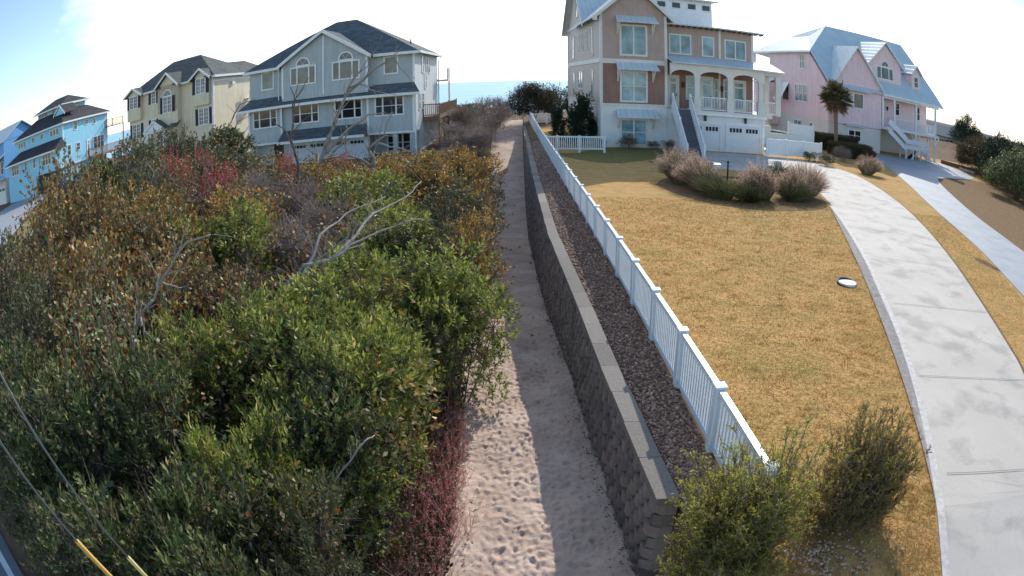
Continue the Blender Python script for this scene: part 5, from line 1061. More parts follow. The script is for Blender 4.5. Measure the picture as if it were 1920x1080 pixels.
SHRUBS = [
 ('myrtle', -3.7, 8.7, 1.52, 1.15, 'bright green shrub at the middle of the thicket, in front of the pale lying branch'),
 ('myrtle', -3.0, 10.4, 1.40, 1.20, 'bright green shrub growing under the pale lying branch'),
 ('myrtle', -2.15, 12.3, 1.05, 1.25, 'tall upright green shrub beside the shaded part of the sandy path'),
 ('myrtle', -1.55, 11.0, .80, .90, 'green shrub leaning over the path just before its sunlit strip begins'),
 ('myrtle', -2.2, 8.7, 1.25, 1.10, 'sunlit green shrub bulging toward the path, widest of the row'),
 ('myrtle', -2.6, 7.2, 1.40, 1.10, 'sunlit green shrub second from the path, at the centre of the thicket'),
 ('myrtle', -3.7, 7.1, 1.55, 1.10, 'tall yellow-green shrub with upright shoots between two sunlit green ones'),
 ('myrtle', -5.1, 7.2, 1.50, 1.00, 'bright green shrub beside the forked grey dead stick'),
 ('myrtle', -1.75, 8.0, .95, .80, 'green shrub spilling onto the sand above the red twigs'),
 ('myrtle', -2.7, 5.7, 1.25, .90, 'leafy green shrub lower centre, half in shade'),
 ('deep', -2.0, 6.0, 1.10, .85, 'dark green shrub behind the top of the red twig strip'),
 ('myrtle', -3.3, 4.8, 1.45, .75, 'small shrub with pale yellow-green tip near the foot of the photo'),
 ('deep', -1.75, 6.6, 1.05, .70, 'dark glossy shrub touching the path edge above the red twigs'),
 ('deep', -4.8, 5.1, 1.60, 1.05, 'dark green shrub below the hanging vine stems'),
 ('deep', -6.4, 4.9, 1.65, 1.25, 'large dark shrub behind the upper stretch of the two guy wires'),
 ('dusky', -9.1, 7.1, 2.2, 1.45, 'grey green shrub below the hanging vine curtain'),
 ('deep', -4.6, 3.3, 1.30, .95, 'very dark shrub between the guy wires and the camera side'),
 ('deep', -2.9, 3.6, 1.25, .80, 'dark shrub whose leaves touch the pale yellow guy wire guard'),
 ('dusky', -2.2, 4.1, 1.35, .85, 'greyish small leaved shrub with pale twigs at the bottom centre'),
 ('dusky', -1.75, 4.3, 1.10, .75, 'dusky shrub between the bottom red twigs and the pale twiggy one'),
 ('deep', -2.4, 3.1, 1.30, .70, 'dark shrub at the very bottom edge of the thicket'),
 ('deep', -6.5, 4.0, 1.0, .85, 'dark shrub at the corner by the road, beside the lower guy wire'),
 ('dusky', -5.5, 3.3, .8, .7, 'low dull shrub beside the road edge below the guy wires'),
 ('deep', -8.2, 5.6, 1.7, 1.1, 'dark shrub between the road edge and the hanging vine curtain'),
 ('myrtle', -5.3, 19.3, 1.85, 1.5, 'yellow green shrub glowing in the sun beyond the pale lying branch'),
 ('myrtle', -3.5, 14.6, 1.30, 1.3, 'sunlit green shrub behind the tips of the pale lying branch'),
 ('vine', -13.5, 13.0, 3.95, 1.7, 'tall tree smothered in golden brown vine beside the blue house drive'),
 ('vine', -9.9, 9.9, 2.85, 1.6, 'brown vine mound beside the strip of pale grass'),
 ('vine', -10.5, 13.3, 2.6, 1.6, 'orange vine mound below the grey green shrubs of the cream house'),
 ('vine', -7.5, 8.1, 2.3, 1.35, 'shaggy vine mound from which bare stems hang down'),
 ('vine', -7.5, 10.6, 2.05, 1.4, 'mixed orange and green vine behind the forked grey stick'),
 ('golden', -9.0, 15.6, 2.2, 1.7, 'yellow orange shrub below the smaller red sumac'),
 ('twig', -9.7, 19.8, 2.1, 1.8, 'larger mauve grey twiggy shrub before the duplex, next to the small red sumac'),
 ('twig', -7.9, 19.5, 1.7, 1.7, 'smaller mauve grey twiggy shrub before the duplex garage doors'),
 ('russet', -6.2, 10.3, 1.5, 1.3, 'dark russet shrub beside the root of the pale branch'),
 ('twig', -5.8, 13.8, 1.55, 1.5, 'pale twiggy shrub just behind the root of the lying branch'),
 ('twig', -5.8, 17.1, 1.45, 1.4, 'brown twiggy shrub between the mauve grey ones and the glowing yellow green one'),
 ('golden', -4.3, 23.6, 1.8, 1.7, 'orange gold shrub in front of the wooden deck'),
 ('golden', -3.1, 27.9, 1.4, 1.5, 'orange gold shrub below the grey bushes by the far path'),
 ('dusky', -2.75, 18.8, 1.2, 1.35, 'dull green shrub hugging the shaded path halfway along'),
 ('golden', -2.05, 16.4, 1.0, 1.0, 'small yellowish shrub dropping leaves onto the path'),
 ('golden', -2.75, 22.9, 1.0, 1.3, 'yellow shrub where pale leaves lie on the far path'),
 ('dusky', -2.6, 14.8, 1.0, 1.2, 'olive shrub with a bare twig poking over the path'),
 ('dusky', -17.9, 21.6, 3.7, 2.0, 'large grey green shrub below the porch of the cream house'),
 ('dusky', -18.8, 28.3, 3.8, 2.1, 'rounded grey brown shrub in front of the cream house wall'),
 ('deep', -17.4, 31.5, 3.0, 2.0, 'dark green shrub between the cream house and the grey duplex'),
 ('dusky', -13.7, 17.2, 2.8, 1.6, 'soft grey green shrub above the orange vine mound'),
 ('deep', -16.8, 18.5, 3.1, 1.6, 'dark bushy evergreen below the blue house deck'),
 ('crimson', -13.6, 21.0, 3.3, 1.2, 'bright crimson leafed sumac standing over the thicket'),
 ('crimson', -10.9, 19.1, 2.6, .9, 'smaller red sumac close beside the crimson one'),
 ('crimson', -11.1, 25.7, 2.2, .7, 'red leafed sapling in front of the grey duplex entry'),
 ('crimson', -9.1, 28.6, 1.6, .6, 'pink red sapling in front of the duplex garage doors'),
 ('twig', -4.9, 53.8, 3.1, 2.4, 'big grey leafless bush beside the far end of the path'),
 ('twig', -5.6, 44.7, 1.6, 1.9, 'grey leafless bush beside the wooden deck posts'),
 ('twig', -4.2, 46.9, 1.5, 1.5, 'grey leafless bush leaning over the far path'),
 ('deep', -9.1, 67.4, 2.3, 3.0, 'green seaside shrub in front of the ocean behind the deck'),
 ('deep', -14.5, 69, 2.0, 3.0, 'low green seaside shrub partly hidden by the duplex'),
 ('twig', -4.3, 61.9, 2.9, 1.6, 'pale twiggy bush across the path from the dark end tree'),
 ('russet', -4.1, 36.8, .7, 1.5, 'reddish brown bush beside the sunlit patch of the path'),
 ('russet', -8.7, 25.6, 1.5, 1.5, 'brown shrub at the foot of the bare dead tree'),
 ('golden', -6.3, 25.2, 1.65, 1.4, 'yellow and orange shrub below the deck end of the duplex'),
 ('dusky', -11.2, 8.4, 2.8, 1.5, 'dull green shrub directly below the strip of pale grass'),
 ('vine', -6.9, 6.3, 1.95, 1.1, 'brown vine tangle just above the large dark shrub behind the guy wires'),
 ('myrtle', -7.6, 13.4, 1.9, 1.4, 'yellow green shrub between the orange vine and the dark russet shrub'),
 ('golden', -12.4, 15.6, 2.6, 1.5, 'rusty gold shrub between the orange vine and the crimson sumac'),
 ('russet', -11.6, 17.8, 2.3, 1.5, 'brown bramble at the foot of the crimson sumac'),
 ('vine', -12.4, 11.0, 3.0, 1.5, 'hanging vine curtain below the tall vine covered tree'),
 ('dusky', -15.5, 25.5, 2.7, 1.8, 'grey shrub behind the crimson sumac'),
 ('golden', -8.0, 22.6, 1.7, 1.5, 'golden brown shrub just in front of the tall dead tree'),
 ('dusky', -12.5, 24.0, 2.2, 1.6, 'olive shrub in front of the duplex side stairs'),
 ('golden', -5.2, 30.5, 1.2, 1.5, 'golden shrub in front of the deck posts of the duplex'),
 ('russet', -7.0, 33.0, 1.0, 1.7, 'reddish shrub beside the sunlit side wall of the duplex'),
 ('golden', -10.8, 29.5, 1.3, 1.4, 'yellow green shrub before the duplex entry'),
]
NM = dict(myrtle='green_shrub', deep='dark_shrub', dusky='olive_shrub', vine='vine_mound', russet='russet_shrub', twig='twiggy_shrub', golden='golden_shrub', crimson='red_sumac')
for k, x, y, t, r_, lab in SHRUBS: shrub(NM[k], k, x - (.8 if x > -2.3 and y < 9 else .3 if x > -3 and y < 9 else 0), y, t, r_ * 1.12, lab, 'shrub', 'shrubs of the thicket beside the path' if y < 34 else 'shrubs near the dunes')

# undergrowth that fills the thicket between the shrubs
def undergrowth():
    r = np.random.default_rng(21); T = np.array([(s[1], s[2], s[3]) for s in SHRUBS if s[2] < 34]); n = 190000
    y = 2.2 + (r.random(n) ** 1.35) * 31; left = np.interp(y, [2, 12, 20, 34], [-11, -15.5, -19, -21]); right = xw(y) - np.interp(y, [2, 6, 12, 20, 34], [2.75, 2.6, 2.45, 2.5, 2.7])
    x = left + (right - left) * r.random(n) ** .85
    d2 = (x[:, None] - T[:, 0]) ** 2 + (y[:, None] - T[:, 1]) ** 2 + .3
    top = (T[:, 2] / d2 ** 1.5).sum(1) / (1 / d2 ** 1.5).sum(1); g = gz(x, y)
    edge = np.clip((right - x) / .9, 0, 1) * np.clip((y - 2.0) / 1.2, .2, 1)
    hh = (top - g) * (.10 + .34 * edge) * (.8 + .25 * np.sin(x * 2.3 + 1.7 * np.sin(y)) * np.cos(y * 1.9)); z = g + hh * (1 - r.random(n) ** 2 * .9)
    keep = ~((x < np.interp(y, [2, 5, 9], [-4.3, -9.5, -20])) & (y < 6))
    B = np.stack([x, y, z], 1)[keep]; n = len(B); D = unit(r.normal(size=(n, 3)) + np.array([0, 0, .5]))
    V, Q = leaf_quads(B, D, r.uniform(.06, .12, n) * np.interp(B[:, 1], [3, 30], [1, 1.9]), r.uniform(.03, .055, n) * np.interp(B[:, 1], [3, 30], [1, 1.9]), r)
    struct(link('undergrowth', np_mesh('undergrowth', V, Q, LM['filler'])), 'tangled mixed undergrowth filling the thicket between the shrubs', 'stuff')
    m = 38000; mz = r.random(m) ** 1.3; yy2 = 2.6 + mz * 29; l2 = np.interp(yy2, [2, 12, 20, 34], [-10, -14, -18, -20]); r2 = xw(yy2) - 2.6; xx2 = l2 + (r2 - l2) * r.random(m)
    d2 = (xx2[:, None] - T[:, 0]) ** 2 + (yy2[:, None] - T[:, 1]) ** 2 + .3; tp = (T[:, 2] / d2 ** 1.5).sum(1) / (1 / d2 ** 1.5).sum(1); g2 = gz(xx2, yy2); B2 = np.stack([xx2, yy2, g2 + (tp - g2) * r.uniform(.7, 1.04, m)], 1)
    ok = np.sin(xx2 * 1.9 + 2 * np.sin(yy2 * .7)) + np.cos(yy2 * 1.6 - xx2 * .5) > .2; B2 = B2[ok & (yy2 > 4)]; s2 = np.interp(B2[:, 1], [3, 30], [1, 1.8])
    V, Q = leaf_quads(B2, unit(r.normal(size=B2.shape) + np.array([0, 0, .3])), r.uniform(.05, .11, len(B2)) * s2, r.uniform(.035, .07, len(B2)) * s2, r); struct(link('undergrowth', np_mesh('creeper_leaves', V, Q, LM['vine'])), 'scattered brown and pale creeper leaves over the thicket', 'stuff')
    m = 9000; k = r.integers(0, n, m); P0 = B[k] - np.array([0, 0, .25]); a = r.random(m) * 2 * PI
    P1 = P0 + np.stack([np.cos(a) * .45, np.sin(a) * .45, r.uniform(.1, .75, m)], 1) * r.uniform(.5, 1.5, (m, 1))
    V, Q = sticks(P0, P1, r.uniform(.004, .009, m), .002, 3); struct(link('undergrowth', np_mesh('undergrowth_twigs', V, Q, M['twig'])), 'bare grey twigs poking through the thicket', 'stuff')
undergrowth()

# low red twigs along the path edge
M['redtwig'] = plain('red_twig', S_(200, 152, 142), .8, .3, 4, .2)
M['redleaf'] = leaf_mat('red_twig_leaf', [(0, S_(178, 106, 100)), (.35, S_(222, 178, 164)), (.6, S_(200, 124, 118)), (.8, S_(196, 78, 86)), (1, S_(240, 220, 204))], .6, .45, .2)
def red_clump(x, y, sx, sy, h, label, seed):
    r = np.random.default_rng(seed); n = 1100
    o = empty('red_twig_plant', (x, y, float(gz(x, y)))); tag(o, label, 'plant', 'red twig plants along the path edge')
    a = r.random(n) * 2 * PI; q = np.sqrt(r.random(n)) * (1 + .5 * np.sin(a * 3 + seed) * np.cos(a * 5)); P0 = np.stack([np.cos(a) * q * sx, np.sin(a) * q * sy, np.zeros(n)], 1)
    P0[:, 2] = gz(P0[:, 0] + x, P0[:, 1] + y) - gz(x, y); P1 = P0 + np.stack([r.normal(size=n) * .16, r.normal(size=n) * .16, h * r.uniform(.35, 1.1, n)], 1)
    V, Q = sticks(P0, P1, .004, .0022, 3); link('stems', np_mesh('stems', V, Q, M['redtwig']), o)
    m = n * 4; k = r.integers(0, n, m); t = r.uniform(.4, 1.05, m)[:, None]; B = P0[k] * (1 - t) + P1[k] * t
    V, Q = leaf_quads(B, unit(r.normal(size=(m, 3)) + np.array([0, 0, .6])), r.uniform(.025, .05, m), r.uniform(.01, .018, m), r); link('foliage', np_mesh('foliage', V, Q, M['redleaf']), o)
for i, (x, y, sx, sy, h, lab) in enumerate([(-1.72, 9.6, .36, .9, .5, 'topmost clump of fine red twigs spilling onto the sand'), (-1.8, 8.2, .5, .95, .6, 'second clump of fine red twigs from the top of the path edge'), (-1.9, 6.9, .62, .9, .65, 'widest clump of fine red twigs, brightest red in its middle'), (-2.0, 5.7, .66, .8, .6, 'bottom clump of red twigs at the photo edge')]): red_clump(x, y, sx, sy, h, lab, 50 + i)
red_clump(.95, 5.0, .22, .35, .3, 'small rusty weed at the foot of the wall end', 60)

# ------------------------------------------------------------------ dead wood
def limb(r, p, d, L, rad, depth, out, curl=.25):
    """grows a crooked branch with forks; out collects (points, radii)"""
    pts = [Vector(p)]; rr = [rad]; d = Vector(d).normalized(); n = 5
    for k in range(n):
        d = (d + Vector((r.uniform(-curl, curl), r.uniform(-curl, curl), r.uniform(-curl, curl) * .8))).normalized(); pts.append(pts[-1] + d * L / n); rr.append(rad * (1 - .75 * (k + 1) / n))
    out.append((pts, rr))
    if depth:
        for _ in range(r.choice((2, 3))):
            i = r.randint(2, n); dd = (d + Vector((r.uniform(-.9, .9), r.uniform(-.9, .9), r.uniform(-.4, .8)))).normalized(); limb(r, pts[i], dd, L * r.uniform(.45, .65), rr[i] * .75, depth - 1, out, curl)
def dead(name, label, cat, lines, seed, mat, sub=2, loc=None):
    """dead branch or tree: each traced limb is a part with its own side twigs"""
    r = random.Random(seed); p0 = Vector(lines[0][0][0]); root = empty(name, p0); tag(root, label, cat)
    for i, (pts, r0, r1) in enumerate(lines):
        pts = [Vector(p) for p in pts]; q = []
        for a, b in zip(pts[:-1], pts[1:]):
            for k in range(3): q.append(a.lerp(b, k / 3) + (Vector((r.uniform(-1, 1), r.uniform(-1, 1), r.uniform(-1, 1))) * (b - a).length * .045 if k else Vector()))
        q.append(pts[-1]); rad = [r0 + (r1 - r0) * k / (len(q) - 1) for k in range(len(q))]
        mb = MB(); mb.tube([v - p0 for v in q], rad, 7)
        out = []
        for k in range(2, len(q)):
            if r.random() < .62:
                d = (q[k] - q[k - 1]).normalized() + Vector((r.uniform(-.9, .9), r.uniform(-.7, .7), r.uniform(-.5, .9))); limb(r, q[k] - p0, d, r.uniform(.5, 1.3) * max(.5, (q[-1] - q[0]).length / 3.2) * .6, rad[k] * .6, sub - 1, out)
        for a, b in out: mb.tube(a, b, 4)
        mb.build('trunk' if i == 0 and cat == 'tree' else 'branch', mat, root, True)
dead('dead_branch', 'long silvery dead branch lying across the top of the green shrubs', 'branch', [([(-4.25, 9.3, 1.55), (-3.7, 9.07, 2.05), (-3.35, 9.42, 2.02), (-2.95, 10.08, 2.18), (-2.51, 10.71, 2.24), (-2.15, 11.4, 2.21)], .036, .008), ([(-3.35, 9.42, 2.02), (-3.22, 9.68, 2.11), (-3.0, 11.1, 2.41), (-2.61, 12.22, 2.48), (-2.46, 13.27, 2.62)], .035, .008), ([(-4.2, 9.6, 1.4), (-4.0, 10.78, 2.12), (-3.79, 11.91, 2.27), (-3.27, 13.1, 2.34)], .035, .008)], 3, M['deadwood'], 3)
dead('dead_tree', 'tall bare dead tree standing before the grey duplex garage doors', 'tree', [([(-8.9, 24.4, -.6), (-8.87, 24.44, 1.74), (-8.63, 24.53, 2.27), (-8.23, 24.66, 3.24), (-7.95, 24.75, 3.88), (-7.66, 24.85, 4.64), (-7.43, 24.91, 5.18), (-6.78, 25.1, 6.04)], .12, .02), ([(-7.6, 24.86, 4.7), (-6.57, 25.16, 5.55), (-5.71, 25.37, 6.0), (-4.96, 25.52, 4.73)], .07, .012), ([(-8.75, 24.5, 2.1), (-7.69, 24.84, 3.06), (-6.82, 25.09, 3.64), (-6.17, 25.26, 3.69)], .08, .02), ([(-8.3, 24.6, 2.2), (-7.93, 24.76, 2.53), (-7.47, 24.9, 3.26), (-6.82, 25.09, 3.31)], .06, .015), ([(-7.55, 24.88, 4.9), (-7.0, 24.4, 5.0), (-6.2, 24.2, 4.6), (-5.4, 24.3, 4.4)], .045, .01)], 8, M['deadwood'], 3)
dead('dead_tree', 'slender forked dead tree in front of the duplex entry', 'tree', [([(-10.0, 25.1, -.6), (-10.06, 25.06, 1.74), (-10.34, 24.94, 2.95), (-10.2, 25.0, 3.63), (-10.13, 25.03, 4.8), (-10.28, 24.97, 5.18)], .08, .02), ([(-10.2, 25, 3.63), (-10.22, 24.99, 4.46), (-9.72, 25.19, 5.21), (-9.5, 25.27, 5.54)], .04, .01), ([(-10.34, 24.94, 2.95), (-10.65, 24.81, 3.47), (-10.97, 24.67, 3.7)], .04, .02)], 12, M['darkdead'], 1)
dead('dead_tree', 'short crooked dead tree on the deck side of the tall bare one', 'tree', [([(-6.4, 24.17, -.6), (-6.4, 24.17, 1.94), (-6.6, 24.11, 2.28), (-5.96, 24.28, 2.76), (-5.62, 24.36, 3.71)], .09, .02), ([(-6.5, 24.1, 1.6), (-6.82, 24.05, 1.87), (-7.44, 23.87, 2.16), (-7.61, 23.81, 3.04)], .06, .015), ([(-6.2, 24.2, 2.5), (-5.4, 24.0, 2.3), (-4.7, 24.1, 2.0)], .05, .01)], 17, M['deadwood'], 3)
dead('dead_branch', 'forked grey dead stick rising from the vine tangle', 'branch', [([(-6.1, 6.7, 1.3), (-5.78, 6.9, 2.05), (-5.54, 7.09, 2.22), (-5.43, 7.18, 2.44), (-5.25, 7.31, 2.63), (-4.99, 7.49, 2.92), (-4.65, 7.71, 2.96)], .035, .012), ([(-5.44, 7.17, 2.44), (-5.29, 7.28, 2.36), (-5.15, 7.38, 2.28)], .022, .008), ([(-5.78, 6.9, 2.0), (-5.5, 6.6, 1.9), (-5.1, 6.5, 1.75)], .02, .006)], 21, M['deadwood'], 1)
dead('dead_branch', 'curved bare branch arching over the vine beside the crimson sumac', 'branch', [([(-12.6, 16.5, 1.0), (-12.7, 16.8, 2.4), (-12.5, 17.0, 3.1), (-12.9, 17.0, 3.5)], .04, .012), ([(-12.6, 16.9, 2.6), (-12.1, 17.1, 3.1), (-11.9, 17.2, 3.4)], .025, .008)], 27, M['deadwood'], 2)
dead('dead_branch', 'thin arching bare branches between the cream house and the duplex', 'branch', [([(-17.0, 30.0, .5), (-16.6, 30.4, 3.6), (-15.9, 30.8, 4.8), (-14.9, 31.2, 5.0)], .05, .01), ([(-16.8, 30.2, 2.4), (-15.9, 30.6, 3.9), (-15.0, 31.0, 4.2)], .035, .01)], 29, M['darkdead'], 1)
dead('dead_branch', 'bare grey branch above the red leaves at the bottom of the thicket', 'branch', [([(-2.3, 4.8, .6), (-2.0, 5.0, 1.1), (-1.75, 5.2, 1.35), (-1.7, 5.4, 1.3)], .015, .005)], 33, M['deadwood'], 1)
def hanging_vines():
    r = random.Random(4); root = empty('hanging_vine', (-6.0, 6.1, 1.0)); tag(root, 'bundle of bare grey vine stems hanging above the dark shrubs', 'vine'); o = Vector(root.location)
    for k in range(22):
        x, y = -6.0 + r.gauss(0, .3), 6.2 + r.gauss(0, .25); z = r.uniform(2.2, 2.75); pts = []
        for j in range(9): pts.append(Vector((x, y, z)) - o); x += r.uniform(-.07, .07); y += r.uniform(-.07, .05); z -= r.uniform(.1, .22)
        m = MB(); m.tube(pts, r.uniform(.006, .013), 5); m.build('stem', M['vine'], root, True)
    q = np.random.default_rng(9); n = 700; P = np.stack([q.normal(size=n) * .45, q.normal(size=n) * .4, q.uniform(-.1, 1.7, n)], 1); V, Q = leaf_quads(P, unit(q.normal(size=P.shape) + np.array([0, 0, -.3])), q.uniform(.05, .1, n), q.uniform(.035, .07, n), q); link('foliage', np_mesh('foliage', V, Q, leaf_mat('pale_green_vine_leaf', [(0, S_(84, 106, 62)), (.5, S_(122, 138, 86)), (1, S_(182, 184, 140))], .45, .3, .5)), root)
hanging_vines()

# ------------------------------------------------------------------ junipers by the wall end
LM['juniper'] = leaf_mat('juniper_spray', [(0, S_(140, 148, 66)), (.5, S_(178, 180, 86)), (.85, S_(202, 192, 100)), (1, S_(218, 190, 112))], .6, .55, .2, clump=[(0, S_(108, 122, 60)), (.5, S_(158, 156, 78)), (1, S_(204, 174, 104))], cscale=2.5)
LM['cedar'] = leaf_mat('cedar_spray', [(0, S_(126, 132, 62)), (.45, S_(160, 158, 76)), (.8, S_(190, 160, 88)), (1, S_(206, 156, 98))], .6, .55, .2, clump=[(0, S_(86, 98, 58)), (.6, S_(130, 120, 68)), (1, S_(186, 142, 92))], cscale=3)
def feathery(name, base, lean, rx, h, nb, label, mat, seed, flare=.6, dens=1., spread=1.):
    """conifer-like shrub: many ascending boughs, each a plume of tiny scales"""
    r = np.random.default_rng(seed); o = empty(name, base); tag(o, label, 'shrub', 'evergreens at the near end of the wall')
    PV, SV = [], []; P0, P1 = [], []; B, D, Ls = [], [], []
    for k in range(nb):
        a = r.random() * 2 * PI; q = np.sqrt(r.random()); t0 = r.uniform(.0, .45); L = h * r.uniform(.4, .72) * (1 - .25 * q)
        s = np.array([lean[0] * t0 * h, lean[1] * t0 * h, t0 * h]) + np.array([math.cos(a), math.sin(a), 0]) * q * rx * .45
        d = unit(np.array([math.cos(a) * q * flare * spread + lean[0], math.sin(a) * q * flare * spread + lean[1], 1.0]) + r.normal(size=3) * .12); e = s + d * L
        P0.append(s); P1.append(e)
        nt = int(16 * dens)
        for j in range(nt):
            t = r.uniform(.15, 1.); p = s + d * L * t; tw = unit(d * .9 + r.normal(size=3) * .55); l2 = r.uniform(.07, .2) * (1.15 - .5 * t)
            P0.append(p); P1.append(p + tw * l2)
            m = 11; tt = r.uniform(.1, 1.05, m)[:, None]; B.append(p + tw * l2 * tt); D.append(unit(tw + r.normal(size=(m, 3)) * .55)); Ls.append(r.uniform(.022, .05, m))
    V, Q = sticks(P0, P1, .005, .002, 3); link('stems', np_mesh('stems', V, Q, M['bark']), o)
    B, D, Ls = np.concatenate(B), np.concatenate(D), np.concatenate(Ls); V, Q = leaf_quads(B, D, Ls, Ls * .26, r); link('foliage', np_mesh('foliage', V, Q, mat), o)
feathery('juniper_shrub', (2.0, 4.7, .0), (.06, .02), .72, 1.38, 180, 'bushy green juniper growing against the near end of the picket fence', LM['juniper'], 71, .75)
feathery('juniper_shrub', (2.26, 4.45, .05), (.02, .02), .3, 1.95, 75, 'upright darker juniper hiding the end post of the fence', LM['juniper'], 72, .4)
feathery('juniper_shrub', (1.78, 4.25, -.15), (.05, .03), .72, .95, 110, 'low yellow green juniper with feathery tips at the bottom edge', LM['juniper'], 73, 1.3, 1.)
feathery('cedar_shrub', (3.5, 4.85, .02), (.48, .26), .75, 1.5, 230, 'leaning green and rust cedar between the dry lawn and the driveway', LM['cedar'], 74, .55)
feathery('cedar_shrub', (3.12, 4.85, .05), (-.02, .1), .4, .75, 50, 'thin brownish cedar shoots between the juniper and the leaning cedar', LM['cedar'], 75, .5, .6)

# upright twisted junipers by the gate
LM['evergreen'] = leaf_mat('dark_evergreen', [(0, S_(30, 46, 34)), (.6, S_(46, 62, 44)), (1, S_(66, 76, 52))], .6, .2, .2)
LM['brownever'] = leaf_mat('brown_green_evergreen', [(0, S_(52, 58, 40)), (.5, S_(78, 74, 50)), (.8, S_(104, 84, 58)), (1, S_(120, 98, 68))], .6, .2, .2)
LM['endtree'] = leaf_mat('dark_cedar', [(0, S_(38, 48, 36)), (.5, S_(58, 62, 46)), (.85, S_(80, 68, 52)), (1, S_(104, 88, 66))], .6, .2, .2)
def flame(name, x, y, h, rad, nb, label, mat, seed, group=None, cat='tree', lean=0.):
    """evergreen made of flame-like upright tufts around a trunk"""
    r = np.random.default_rng(seed); z = float(gz(x, y)) - .05; o = empty(name, (x, y, z)); tag(o, label, cat, group)
    m = MB(); m.tube([(0, 0, 0), (.05, .03, h * .3), (lean * .5, 0, h * .6), (lean, 0, h * .85)], [.09, .08, .05, .02], 6); m.build('trunk', M['bark'], o, True)
    B, D, L = [], [], []
    for k in range(nb):
        a = r.random() * 2 * PI; t = r.random() ** .8; q = rad * (1 - t * .75) * np.sqrt(r.random()); s = np.array([math.cos(a) * q + lean * t, math.sin(a) * q, h * (.06 + .7 * t)])
        d = unit(np.array([math.cos(a) * .45, math.sin(a) * .45, 1.]) + r.normal(size=3) * .22); l = h * r.uniform(.14, .3); w = .1 * h ** .5 * r.uniform(.6, 1.2); n = 90; tt = r.random(n)
        B.append(s + d * (l * tt)[:, None] + r.normal(size=(n, 3)) * (w * (1 - tt * .8))[:, None]); D.append(unit(d + r.normal(size=(n, 3)) * .5)); L.append(r.uniform(.08, .18, n))
    B, D, L = np.concatenate(B), np.concatenate(D), np.concatenate(L); V, Q = leaf_quads(B, D, L, L * .4, r); link('crown', np_mesh('crown', V, Q, mat), o)
flame('upright_juniper', 3.4, 45.6, 4.0, .75, 95, 'tallest dark twisted juniper behind the white gate fence', LM['evergreen'], 81, 'junipers behind the gate')
flame('upright_juniper', 2.75, 45.0, 3.0, .6, 70, 'dark juniper in the middle behind the gate fence', LM['evergreen'], 82, 'junipers behind the gate')
flame('upright_juniper', 1.5, 45.4, 3.1, .4, 45, 'slim dark juniper closest to the long fence behind the gate', LM['evergreen'], 83, 'junipers behind the gate')
flame('upright_juniper', 4.2, 46.0, 2.2, .5, 45, 'short dark juniper against the tan house wall', LM['evergreen'], 84, 'junipers behind the gate')
def windblown(name, x, y, h, rx, ry, nb, label, mat, seed, cat='tree', group=None, tips=True, dens=150, leaf=.16):
    """broad dark crown with ragged upward tips"""
    r = np.random.default_rng(seed); z = float(gz(x, y)) - .1; o = empty(name, (x, y, z)); tag(o, label, cat, group)
    m = MB()
    for k in range(5): a = k * 1.26; m.tube([(0.1 * math.cos(a), .1 * math.sin(a), 0), (math.cos(a) * rx * .3, math.sin(a) * ry * .3, h * .45), (math.cos(a) * rx * .5, math.sin(a) * ry * .5, h * .75)], [.12, .08, .03], 5)
    m.build('trunk', M['bark'], o, True); B, D, L = [], [], []
    for k in range(nb):
        a = r.random() * 2 * PI; q = np.sqrt(r.random()); zz = h * (1 - .55 * q ** 2) * r.uniform(.25, 1) ** .6; s = np.array([math.cos(a) * q * rx, math.sin(a) * q * ry, zz * .86]); n = dens
        w = np.array([.3, .3, .22]) * h / 4.5; B.append(s + r.normal(size=(n, 3)) * w); D.append(unit(r.normal(size=(n, 3)) + np.array([0, 0, .8]))); L.append(r.uniform(.5, 1., n) * leaf)
        if tips and r.random() < .28 and zz > h * .5:
            n = 60; tt = r.random(n); d = unit(np.array([r.normal() * .4, r.normal() * .3, 1.])); B.append(s + d * (tt * h * .2)[:, None] + r.normal(size=(n, 3)) * (.16 * (1.1 - tt))[:, None]); D.append(unit(d + r.normal(size=(n, 3)) * .6)); L.append(r.uniform(.6, 1., n) * leaf)
    B, D, L = np.concatenate(B), np.concatenate(D), np.concatenate(L); V, Q = leaf_quads(B, D, L, L * .42, r); link('crown', np_mesh('crown', V, Q, mat), o)
windblown('evergreen_tree', -.3, 66.0, 5.0, 3.0, 2.4, 230, 'broad dark evergreen with ragged tips at the end of the path', LM['endtree'], 91)
windblown('evergreen_tree', 2.4, 70, 4.4, 2.6, 2.0, 110, 'second dark evergreen between the path end tree and the tan house', LM['evergreen'], 92)
windblown('seaside_shrub', 5.2, 72, 3.4, 2.0, 2.0, 70, 'orange green seaside shrub beside the tan house corner', LM['golden'], 93, 'shrub')

